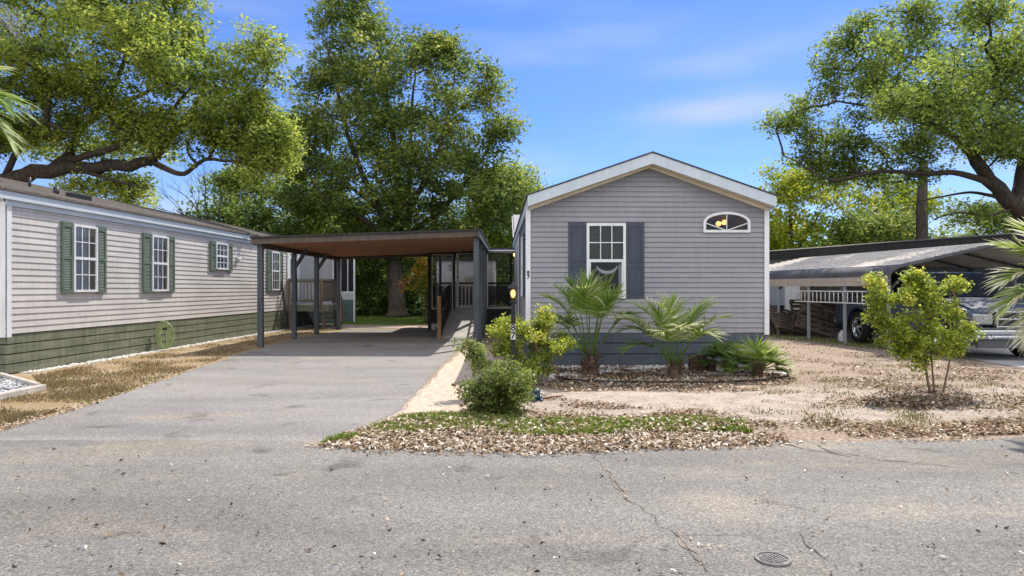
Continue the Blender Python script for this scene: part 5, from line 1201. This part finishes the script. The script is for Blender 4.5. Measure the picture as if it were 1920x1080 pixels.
# ------------------------------------------------------------------ palms
PFIB = mat('brown_palm_fibre', (.13, .085, .055, 1), (.055, .035, .025, 1), scale=14, rough=.95, bump=.8, bscale=40)
PETI = mat('palm_petiole', (.20, .22, .09, 1), (.13, .13, .06, 1), scale=5, rough=.6)
PETD = mat('dry_petiole', (.28, .23, .17, 1), (.17, .13, .09, 1), scale=5, rough=.8)
def frond(parent, rr, az, el, L1, costa, leaflen, nleaf, tb, droop=1.0, wid=.0105, origin=(0, 0, .15), curl=1.0, fan=150, dry=False, name='frond'):
    """petiole + curved costa, leaflets fan out to both sides and droop at the tips"""
    if costa > .15: costa *= 1.45; nleaf = int(nleaf*1.3); leaflen *= .88; fan *= .84; L1 *= .96
    mb = MB(); tint = []
    d = Vector((math.cos(az)*math.cos(el), math.sin(az)*math.cos(el), math.sin(el))); p = Vector(origin); pts = [p.copy()]
    n1 = 7
    for i in range(n1):
        p = p+d*(L1/n1); d = (d+Vector((0, 0, -.035*droop))).normalized(); pts.append(p.copy())
    n0 = len(mb.f); mb.tube(pts, [.014-.007*i/n1 for i in range(n1+1)], 5); tint += [.45]*(len(mb.f)-n0)
    nc = 7; cp = [p.copy()]; cd = [d.copy()]
    for i in range(nc):
        p = p+d*(costa/nc); d = (d+Vector((0, 0, -.155*droop*curl))).normalized(); cp.append(p.copy()); cd.append(d.copy())
    n0 = len(mb.f); mb.tube(cp, [.007-.005*i/nc for i in range(nc+1)], 4); tint += [.55]*(len(mb.f)-n0)
    side0 = d.cross(Vector((0, 0, 1))).normalized()
    for i in range(nleaf):
        for s in (-1, 1):
            u = (i+rr.uniform(0, .6))/nleaf; k = u*nc; j = min(int(k), nc-1); q = cp[j].lerp(cp[j+1], k-j); dd = cd[j]
            side = dd.cross(Vector((0, 0, 1))).normalized(); nrm = side.cross(dd).normalized()
            ang = R(fan*.62)*(1-u)**.75+R(4)+rr.uniform(-.06, .06)
            ld = (dd*math.cos(ang)+side*s*math.sin(ang)+nrm*(.22*math.sin(ang)+rr.uniform(-.05, .05))).normalized()
            LL = leaflen*(.72+.35*math.sin(math.pi*min(1, u*.9+.15)))*rr.uniform(.75, 1.18); seg = 5; a = q.copy(); w_ = wid*rr.uniform(.6, 1.0); dr_ = rr.uniform(.4, 1.9)
            vs = []; wn = nrm
            for m in range(seg+1):
                tpr = (m/seg); ww = w_*(.55+.9*math.sin(math.pi*min(.999, tpr*.8+.15)))*(1-tpr**3)+.0008
                sd = ld.cross(nrm).normalized()
                vs += [a-sd*ww, a+nrm*ww*.5, a+sd*ww]
                a = a+ld*(LL/seg); ld = (ld+Vector((rr.uniform(-.03, .03), rr.uniform(-.03, .03), -.052*droop*dr_*(1+2.2*tpr)*LL/.5))).normalized()
            mb.add(vs, [(m*3+c, m*3+c+1, m*3+c+4, m*3+c+3) for m in range(seg) for c in (0, 1)])
            tv = tb+rr.uniform(-.22, .22)+(rr.random() < .06)*.5
            tint += [max(0, min(1, tv+.08*m)) for m in range(seg) for c in (0, 1)]
    return mb.build(name, PALM, parent, tint=tint)
def palm(label, x, y, fr, seed, core=(.13, .30), z0=.12):
    t = thing('palm', label, 'palm', (x, y, 0)); rr = random.Random(seed)
    mb = MB(); r, hh = core; mb.lathe((0, 0, 0), [(r*1.1, 0), (r, hh*.25), (r*.8, hh*.6), (r*.45, hh), (.001, hh*1.05)], 14)
    for i in range(40):
        a = rr.uniform(0, 6.28); z = rr.uniform(.0, hh*.8); q = Vector((math.cos(a), math.sin(a), 0)); b0 = q*r*.7+Vector((0, 0, z))
        mb.bar(b0, b0+q*r*rr.uniform(.4, .9)+Vector((0, 0, rr.uniform(.08, .22))), rr.uniform(.015, .035), .008)
    mb.build('trunk', PFIB, t)
    for f in fr: frond(t, rr, R(f[0]), R(f[1]), f[2], f[3], f[4], f[5], f[6], f[7] if len(f) > 7 else 1, origin=(.04*math.cos(R(f[0])), .04*math.sin(R(f[0])), z0+core[1]*.5))
    return t
# az: 0 = right, 90 = away, 180 = left, 270 = towards camera
x, y = G(1107, 703)
palm('tall upright palm with dark fibrous base below the shuttered window', x, y, [
    (95, 86, .95, .28, .48, 17, .45), (200, 80, .95, .28, .50, 17, .5), (330, 82, .92, .28, .48, 17, .5), (20, 76, .85, .3, .5, 17, .35), (150, 74, .9, .3, .5, 17, .5),
    (250, 74, .85, .3, .48, 17, .55), (185, 68, .8, .35, .5, 17, .62), (300, 72, .8, .3, .48, 17, .45), (10, 60, .85, .2, .42, 16, .4, 1.3), (170, 60, .62, .3, .45, 16, .28, 1.4),
    (60, 70, .85, .3, .45, 15, .3), (215, 62, .7, .3, .45, 15, .35, 1.3), (180, 52, .5, .35, .45, 10, .95, 1.0), (345, 62, .75, .25, .42, 15, .55, 1.6)], 3, core=(.15, .34))
x, y = G(1265, 710)
palm('wide bright green palm drooping both ways before the slate skirting', x, y, [
    (90, 82, .62, .3, .48, 18, .6), (200, 76, .62, .3, .5, 18, .72), (340, 76, .6, .35, .5, 18, .6), (175, 62, .62, .38, .5, 18, .72, 1.1), (5, 60, .62, .4, .5, 18, .7, 1.0),
    (270, 70, .5, .28, .45, 17, .75, 1.4), (150, 55, .6, .35, .48, 16, .45, 1.2), (30, 52, .6, .35, .48, 16, .45, 1.2), (190, 44, .5, .28, .42, 16, .2, 1.2), (355, 34, .5, .25, .42, 15, .15, 1.2),
    (240, 62, .5, .3, .45, 17, .7, 1.2), (310, 60, .52, .3, .45, 17, .65, 1.3), (160, 72, .6, .35, .5, 16, .65), (20, 70, .65, .35, .5, 16, .6), (180, 56, .66, .42, .5, 15, .85, .9)], 4, core=(.10, .22))
x, y = G(1420, 707)
palm('low clumping fan palm with stiff dark fans right of the bright palm', x, y, [
    (az, el, .28, .07, .36, 17, tb, .45) for az, el, tb in ((0, 45, .55), (20, 25, .45), (340, 22, .6), (60, 60, .5), (120, 60, .4), (175, 45, .5), (200, 28, .4), (150, 30, .2), (270, 55, .6), (300, 35, .6), (240, 40, .45), (90, 80, .55), (330, 60, .65), (350, 5, .45), (190, 10, .3))], 5, core=(.08, .14), z0=.05)
x, y = G(1362, 697)
palm('dark low fan palm growing in shade between the bright palm and the clumping palm', x, y, [
    (az, el, .26, .06, .34, 15, .12, .5) for az, el in ((0, 50), (45, 60), (120, 60), (180, 40), (200, 20), (240, 50), (300, 50), (90, 75), (340, 30), (160, 70))], 6, core=(.05, .1), z0=.04)
def edge_palm(label, px_, py_, depth, fr, seed, trunk_r=.16, skirt=None):
    x, y, z = W(px_, py_, depth); t = thing('cabbage_palm', label, 'palm', (x, y, 0)); rr = random.Random(seed)
    mb = MB(); mb.tube([(0, 0, 0), (.02, 0, z*.5), (0, 0, z)], [trunk_r*1.2, trunk_r, trunk_r*.9], 14); mb.build('trunk', PFIB, t)
    for f in fr: frond(t, rr, R(f[0]), R(f[1]), f[2], f[3], f[4], f[5], f[6], f[7], origin=(0, 0, z), wid=.016)
    if skirt:
        for (az, el, L1) in skirt: 
            frond(t, rr, R(az), R(el), L1, .2, .5, 12, 1.0, 1.6, origin=(0, 0, z-.05), wid=.008, name='dead_frond')
    return t
edge_palm('palm at the right frame edge with yellow-green fans over grey dead fronds', 2000, 545, 7.2, [(180, 40, .25, .3, .45, 20, .75, 1.1), (200, 55, .3, .3, .45, 18, .6, .9), (150, 60, .3, .3, .45, 18, .6, .9), (170, 15, .2, .3, .45, 20, .7, 1.1), (0, 50, .3, .3, .45, 16, .5, 1), (90, 60, .3, .3, .45, 14, .5, 1), (270, 55, .3, .3, .45, 14, .6, 1), (185, 70, .35, .3, .45, 16, .8, .9)], 7, .14,
    [(180, -15, .25), (200, -30, .2), (165, -40, .2), (220, -20, .2), (150, -20, .2), (190, -50, .2)])
edge_palm('palm at the left frame edge whose long fans hang into view', -150, 200, 6.0, [(0, 30, .35, .3, .5, 20, .45, 1.1), (20, 10, .3, .3, .45, 18, .4, 1.2), (340, 12, .3, .3, .45, 18, .5, 1.2), (350, 50, .3, .3, .45, 18, .6, 1), (90, 40, .3, .3, .45, 12, .6, 1), (180, 40, .3, .3, .45, 12, .6, 1), (270, 40, .3, .3, .45, 12, .6, 1)], 8, .15, [(10, -30, .2), (340, -35, .2)])
# hanging grey moss at the top left
ms = thing('spanish_moss', 'grey twiggy moss strands hanging at the upper left corner', 'moss', W(-20, 20, 14))
mb = MB(); rr = random.Random(2)
for i in range(70):
    p = Vector((rr.uniform(-.3, .6), rr.uniform(-.3, .3), rr.uniform(-.3, .1))); pts = [p.copy()]; d = Vector((rr.uniform(0, .8), rr.uniform(-.2, .2), rr.uniform(-.5, .1)))
    for k in range(5): p = p+d*.11; d += Vector((rr.uniform(-.1, .1), 0, -.22)); pts.append(p.copy())
    mb.tube(pts, [.006, .005, .004, .004, .003, .002], 3, caps=False)
mb.build('strands', mat('grey_moss', (.20, .18, .15, 1)), ms)

# ------------------------------------------------------------------ ground cover
def scatter(poly, n, seed, fn=None):
    rr = random.Random(seed); xs = [p[0] for p in poly]; ys = [p[1] for p in poly]; out = []
    tr_ = 0
    while len(out) < n and tr_ < n*40:
        tr_ += 1; x = rr.uniform(min(xs), max(xs)); y = rr.uniform(min(ys), max(ys))
        if not inpoly(x, y, poly): continue
        g = G(x, y)
        if fn and not fn(x, y, g, rr): continue
        out.append(g)
    return np.array(out)
def litter(name, label, pts, size, tb, tv, z=.02, lift=.02, cat='leaves', aspect=.45, up=1.2):
    n = len(pts); C = np.column_stack([pts, z+rng.uniform(0, lift, n)]); V = leaf_quads(C, size, aspect, up, 0, .45); V[:, :, 2] = np.maximum(V[:, :, 2], z-.004+rng.uniform(0, .004, (n, 1)))
    # curl: raise the tips
    o = quads_obj(name, V, LITT, None, np.clip(tb+rng.normal(size=n)*tv, 0, 1)); return tag(o, label, cat, kind='stuff')
edge = [(585, 838), (640, 824), (690, 806), (745, 776), (800, 765), (870, 752), (900, 775), (1000, 790), (1200, 795), (1400, 800), (1445, 822), (1440, 840), (1300, 848), (1000, 854), (800, 852), (670, 848)]
def dens(x, y, g, rr):
    v = noise.noise((g[0]*1.3, g[1]*2.2, 0))+.5*noise.noise((g[0]*4, g[1]*6, 2))
    near = (y-800)/40
    e_ = edist(x, y, edge)/15+.25*noise.noise((g[0]*2.5, g[1]*5, 91)); return v+near > rr.uniform(-.5, .75) and e_ > rr.uniform(0, 1.0)
litter('fallen_leaves', 'thick band of pale curled leaves along the road edge', scatter(edge, 10500, 1, dens), .060, .56, .33, .012, .024, aspect=.36, up=.8)
litter('fallen_leaves', 'reddish-brown leaves strewn over the sand behind the grass strip', scatter([(860, 760), (900, 730), (1000, 742), (1100, 752), (1200, 765), (1330, 770), (1450, 790), (1480, 828), (1400, 826), (1000, 785), (870, 790)], 4200, 2, lambda x, y, g, rr: noise.noise((g[0]*1.2, g[1]*2.5, 7)) > rr.uniform(-.4, .35)), .05, .38, .22, .006, .02)
litter('fallen_leaves', 'leaf litter heaped along the dark edging below the palms', scatter([(1010, 722), (1060, 706), (1180, 705), (1300, 705), (1440, 703), (1500, 708), (1480, 720), (1420, 733), (1330, 738), (1180, 733), (1060, 735)], 5200, 3, lambda x, y, g, rr: noise.noise((g[0]*1.5, g[1]*2.5, 17)) > rr.uniform(-.5, .3)), .052, .45, .26, .006, .025)
litter('fallen_leaves', 'brown leaves scattered over the sandy yard at the right', scatter([(1460, 640), (1720, 660), (1925, 700), (1925, 815), (1500, 826), (1440, 800), (1560, 740), (1480, 690)], 8500, 4, lambda x, y, g, rr: noise.noise((g[0]*.8, g[1]*1.2, 27)) > rr.uniform(-.15, .5)), .05, .42, .26, .006, .02)
litter('fallen_leaves', 'dark leaves in the shaded mulch between the palm bases', scatter([(1030, 690), (1480, 690), (1490, 708), (1040, 712)], 3200, 5, lambda x, y, g, rr: noise.noise((g[0]*1.5, g[1]*3, 37)) > rr.uniform(-.3, .4)), .05, .22, .18, .012, .03)
litter('fallen_leaves', 'pale leaves caught among the blades of the green verge', scatter([(640, 826), (740, 790), (820, 784), (1000, 795), (1300, 790), (1410, 798), (1410, 815), (1000, 822), (700, 826)], 1900, 67), .055, .6, .3, .045, .03, aspect=.36)
litter('fallen_leaves', 'thin spill of small leaves on the asphalt just off the leafy verge', scatter([(560, 842), (600, 832), (700, 840), (1000, 844), (1400, 834), (1480, 826), (1925, 820), (1925, 828), (1480, 838), (1400, 846), (1000, 860), (700, 856)], 650, 66, lambda x, y, g, rr: noise.noise((g[0]*1.5, g[1]*3, 57)) > rr.uniform(-.3, .4)), .048, .5, .27, .020, .008)
litter('fallen_leaves', 'few pale leaves dropped on the sunny road surface', scatter([(-20, 845), (560, 832), (600, 845), (1420, 845), (1925, 830), (1925, 1085), (-20, 1085)], 230, 6), .030, .55, .27, .022, .012)
litter('fallen_leaves', 'dark curled leaves dotted across the road surface', scatter([(-20, 845), (560, 832), (600, 850), (1420, 850), (1925, 830), (1925, 1085), (-20, 1085)], 110, 7), .036, .04, .05, .020, .014, up=.5)
litter('fallen_leaves', 'leaf bits along the driveway edge by the dry grass', scatter([(0, 812), (167, 764), (300, 718), (443, 668), (443, 664), (300, 708), (167, 752), (0, 798)], 700, 8), .04, .5, .3, .012, .02)
litter('fallen_leaves', 'dark leaf pile around the stems of the yard shrub', scatter([(1620, 745), (1680, 728), (1760, 722), (1820, 735), (1825, 760), (1740, 770), (1660, 768)], 1500, 9, lambda x, y, g, rr: rr.random() < 1), .045, .25, .2, .006, .02)
litter('fallen_leaves', 'tiny dark twigs and leaf bits speckling the pale sand', scatter([(1010, 735), (1480, 715), (1925, 700), (1925, 815), (1450, 800), (1010, 790)], 1500, 71), .028, .2, .25, .006, .006, aspect=.25)
def blades(name, label, pts, hgt, m, tb=.5, tv=.2, w_=.006, z=.0):
    n = len(pts); a = rng.uniform(0, 6.283, n); hh = hgt*rng.uniform(.45, 1.2, n); lean = rng.normal(size=(n, 2))*.35*hh[:, None]
    B = np.column_stack([pts, np.full(n, z)]); sx = np.column_stack([np.cos(a), np.sin(a), np.zeros(n)])*w_
    T = B+np.column_stack([lean, hh]); Mi = B+np.column_stack([lean*.3, hh*.6])
    V = np.stack([B-sx, B+sx, Mi+sx*.8, T], 1); o = quads_obj(name, V, m, None, np.clip(tb+rng.normal(size=n)*tv, 0, 1)); return tag(o, label, 'grass', kind='stuff')
blades('grass', 'strip of fresh green grass showing through leaves by the road', scatter([(600, 836), (680, 812), (760, 785), (820, 780), (900, 785), (1000, 792), (1150, 790), (1300, 788), (1400, 795), (1410, 815), (1300, 812), (1150, 818), (1000, 822), (850, 812), (720, 818)], 19000, 11, lambda x, y, g, rr: noise.noise((g[0]*1.6, g[1]*4, 3))+.4*noise.noise((g[0]*7, g[1]*9, 3)) > rr.uniform(-.32, .32)), .075, GRASS, .5, .26)
blades('dry_grass', 'patchy dry brown-green turf between olive skirting and driveway', scatter([(0, 800), (0, 752), (80, 730), (60, 705), (290, 665), (480, 628), (620, 612), (640, 616), (545, 634), (443, 664), (300, 712), (167, 758)], 17000, 12, lambda x, y, g, rr: noise.noise((g[0]*1.1, g[1]*1.1, 5)) > rr.uniform(-.3, .3)), .040, leaf_mat('dry_blade', [(0, (.08, .055, .03, 1)), (.5, (.24, .17, .09, 1)), (.8, (.19, .18, .06, 1)), (1, (.42, .35, .21, 1))], .2), .5, .28)
blades('weeds', 'sparse weeds and dry stubble in the right yard', scatter([(1450, 632), (1660, 650), (1925, 700), (1925, 810), (1500, 815), (1380, 760), (1500, 700)], 6000, 13, lambda x, y, g, rr: noise.noise((g[0]*1.8, g[1]*1.8, 15)) > rr.uniform(-.1, .7)), .030, leaf_mat('weed_blade', [(0, (.07, .07, .02, 1)), (.5, (.17, .16, .05, 1)), (1, (.36, .28, .14, 1))], .2), .45, .28)
blades('tufts', 'green tufts under the side eave of the metal carport', np.concatenate([scatter([(1440, 626), (1600, 640), (1700, 652), (1700, 660), (1590, 650), (1440, 634)], 1600, 14), scatter([(160, 757), (300, 706), (300, 718), (230, 738), (170, 764)], 60, 15)]), .07, GRASS, .35, .25)
blades('lawn_grass', 'green lawn strip beyond the carport around the thick trunk', scatter([(620, 602), (960, 602), (960, 590), (620, 590)], 5000, 16), .06, GRASS, .35, .15, .012)
# stones
def stones(name, label, pts, s, m, z=.0):
    mb = MB(); rr = random.Random(5); ico = bmesh.new(); bmesh.ops.create_icosphere(ico, subdivisions=1, radius=1); V0 = [v.co.copy() for v in ico.verts]; F0 = [tuple(v.index for v in f.verts) for f in ico.faces]; ico.free()
    for p in pts:
        q = s*rr.uniform(.5, 1.3); sc_ = (q*rr.uniform(.7, 1.3), q*rr.uniform(.7, 1.3), q*rr.uniform(.4, .8)); a = rr.uniform(0, 6)
        c, sn = math.cos(a), math.sin(a)
        vs = [((v.x*sc_[0]*c-v.y*sc_[1]*sn)+p[0], (v.x*sc_[0]*sn+v.y*sc_[1]*c)+p[1], v.z*sc_[2]+z+sc_[2]*.4) for v in V0]; mb.add(vs, F0)
    o = mb.build(name, m, None, tint=[t_ for _ in pts for t_ in [rr.random()]*len(F0)]); return tag(o, label, 'stones', kind='stuff')
STW = leaf_mat('white_stone', [(0, (.35, .32, .28, 1)), (1, (.75, .73, .68, 1))], 0, .8); STG = leaf_mat('grey_stone', [(0, (.06, .06, .065, 1)), (.5, (.25, .25, .26, 1)), (1, (.62, .62, .62, 1))], 0, .8)
rr = random.Random(6)
pp = []
for i in range(2600):
    u = rr.uniform(.3, 15.5); d_ = abs(rr.gauss(.08, .09))+.02; c, s = math.cos(NYAW), math.sin(NYAW); pp.append((NX+d_*c-u*s, NY+d_*s+u*c))
stones('white_pebbles', 'line of white pebbles along the foot of the olive skirting', pp, .026, STW)
stones('white_pebbles', 'white gravel patches in the shaded bed by the slate skirting', scatter([(1030, 684), (1300, 684), (1390, 690), (1480, 700), (1480, 712), (1030, 714)], 4200, 21, lambda x, y, g, rr: noise.noise((g[0]*1.7, g[1]*3.0, 47)) > rr.uniform(-.3, .25)), .020, STW)
gb = [(-40, 700), (8, 708), (72, 726), (0, 743), (-60, 752)]
stones('grey_gravel', 'mixed grey gravel bed inside the timber border at far left', scatter(gb, 1700, 22), .024, STG, .01)
bt = thing('timber_border', 'weathered pale timber edging round the grey gravel bed', 'border')
mb = MB()
a = G(-80, 768); b = G(80, 732); mb.bar((*a, .045), (*b, .045), .11, .09); mb.build('front_timber', mat('pale_timber', (.50, .46, .40, 1), (.36, .33, .29, 1), scale=5, rough=.9, bump=.4, bscale=30), bt, bevel=.01)
mb = MB(); a = G(0, 706); b = G(72, 727); mb.bar((*a, .035), (*b, .035), .07, .07); mb.build('side_timber', mat('pale_timber', (.5, .46, .4, 1)), bt, bevel=.008)
# edging, stick, blue ornament, meter lid, brick stack
ed = thing('bed_edging', 'thin black curved edging strip in the leaves below the palms', 'edging')
mb = MB(); pts = [(*G(x, y), .03) for x, y in ((1048, 712), (1080, 716), (1150, 719), (1250, 720), (1350, 720), (1430, 716), (1478, 709))]; mb.tube(pts, .017, 6); mb.build('edging_strip', BLACK, ed)
st = thing('stick', 'reddish fallen stick lying right of the blue ornament', 'stick'); mb = MB(); mb.tube([(*G(1012, 752), .02), (*G(1035, 749), .035), (*G(1055, 746), .03)], [.012, .014, .009], 6); mb.build('stick_wood', mat('red_stick', (.16, .06, .035, 1)), st)
def ornament():
    x, y = G(1004, 751); t = thing('garden_ornament', 'small dark blue ceramic frog ornament on sand beside the rose bush', 'ornament', (x, y, 0), R(20))
    CER = mat('blue_glaze', (.02, .06, .12, 1), (.012, .04, .085, 1), scale=9, rough=.35, spec=.6)
    def blob(c, r, nm, par=t):
        mb = MB(); prof = [(r[0]*math.sin(a)+.0001, -r[2]*math.cos(a)) for a in [math.pi*i/10 for i in range(11)]]; n0 = len(mb.v); mb.lathe((0, 0, 0), prof, 14)
        mb.v = [(v[0]+c[0], v[1]*r[1]/r[0]+c[1], v[2]+c[2]) for v in mb.v]; return mb.build(nm, CER, par)
    blob((0, .02, .075), (.075, .085, .075), 'frog_body'); blob((.0, -.05, .135), (.05, .045, .035), 'head')
    blob((-.07, .03, .035), (.04, .06, .035), 'leg'); blob((.07, .03, .035), (.04, .06, .035), 'leg')
    blob((-.05, -.08, .02), (.025, .04, .02), 'foot'); blob((.05, -.08, .02), (.025, .04, .02), 'foot')
ornament()
def lid():
    x, y = G(1449, 1054); t = thing('cleanout_lid', 'small round ribbed metal lid set in the road asphalt', 'utility lid', (x, y, .013), R(25))
    m = mat('worn_iron', (.21, .20, .19, 1), (.13, .12, .115, 1), scale=20, rough=.7, metal=.2, bump=.3, bscale=80)
    mb = MB(); mb.ring((0, 0, 0), .082, .097, -.01, .012, 40, axis='z', smooth=False); mb.build('rim', m, t)
    mb = MB(); mb.lathe((0, 0, 0), [(.001, .005), (.0815, .005)], 32)
    for i in range(-3, 4):
        r = math.sqrt(.076**2-(i*.021)**2)
        for j in range(-3, 4):
            a0 = j*.022-.009; a1 = j*.022+.009
            if abs(a0) < r and abs(a1) < r: mb.box(i*.021-.006, i*.021+.006, a0, a1, .0052, .010)
    mb.build('cover', m, t)
lid()
bk = thing('brick_stack', 'small stack of dark brown bricks in shade by the slate skirting', 'bricks', ((1318-960)*12.2/FP, 12.2, 0))
for r_ in range(4):
    for c_ in range(3 if r_ < 3 else 2):
        mb = MB(); x0 = -.24+c_*.16+rr.uniform(-.01, .01); mb.box(x0, x0+.145, -.05+rr.uniform(-.02, .02), .1, r_*.072, r_*.072+.066); mb.build('brick', mat('dark_brick', (.10, .055, .04, 1), (.05, .03, .022, 1), scale=12, rough=.9), bk)
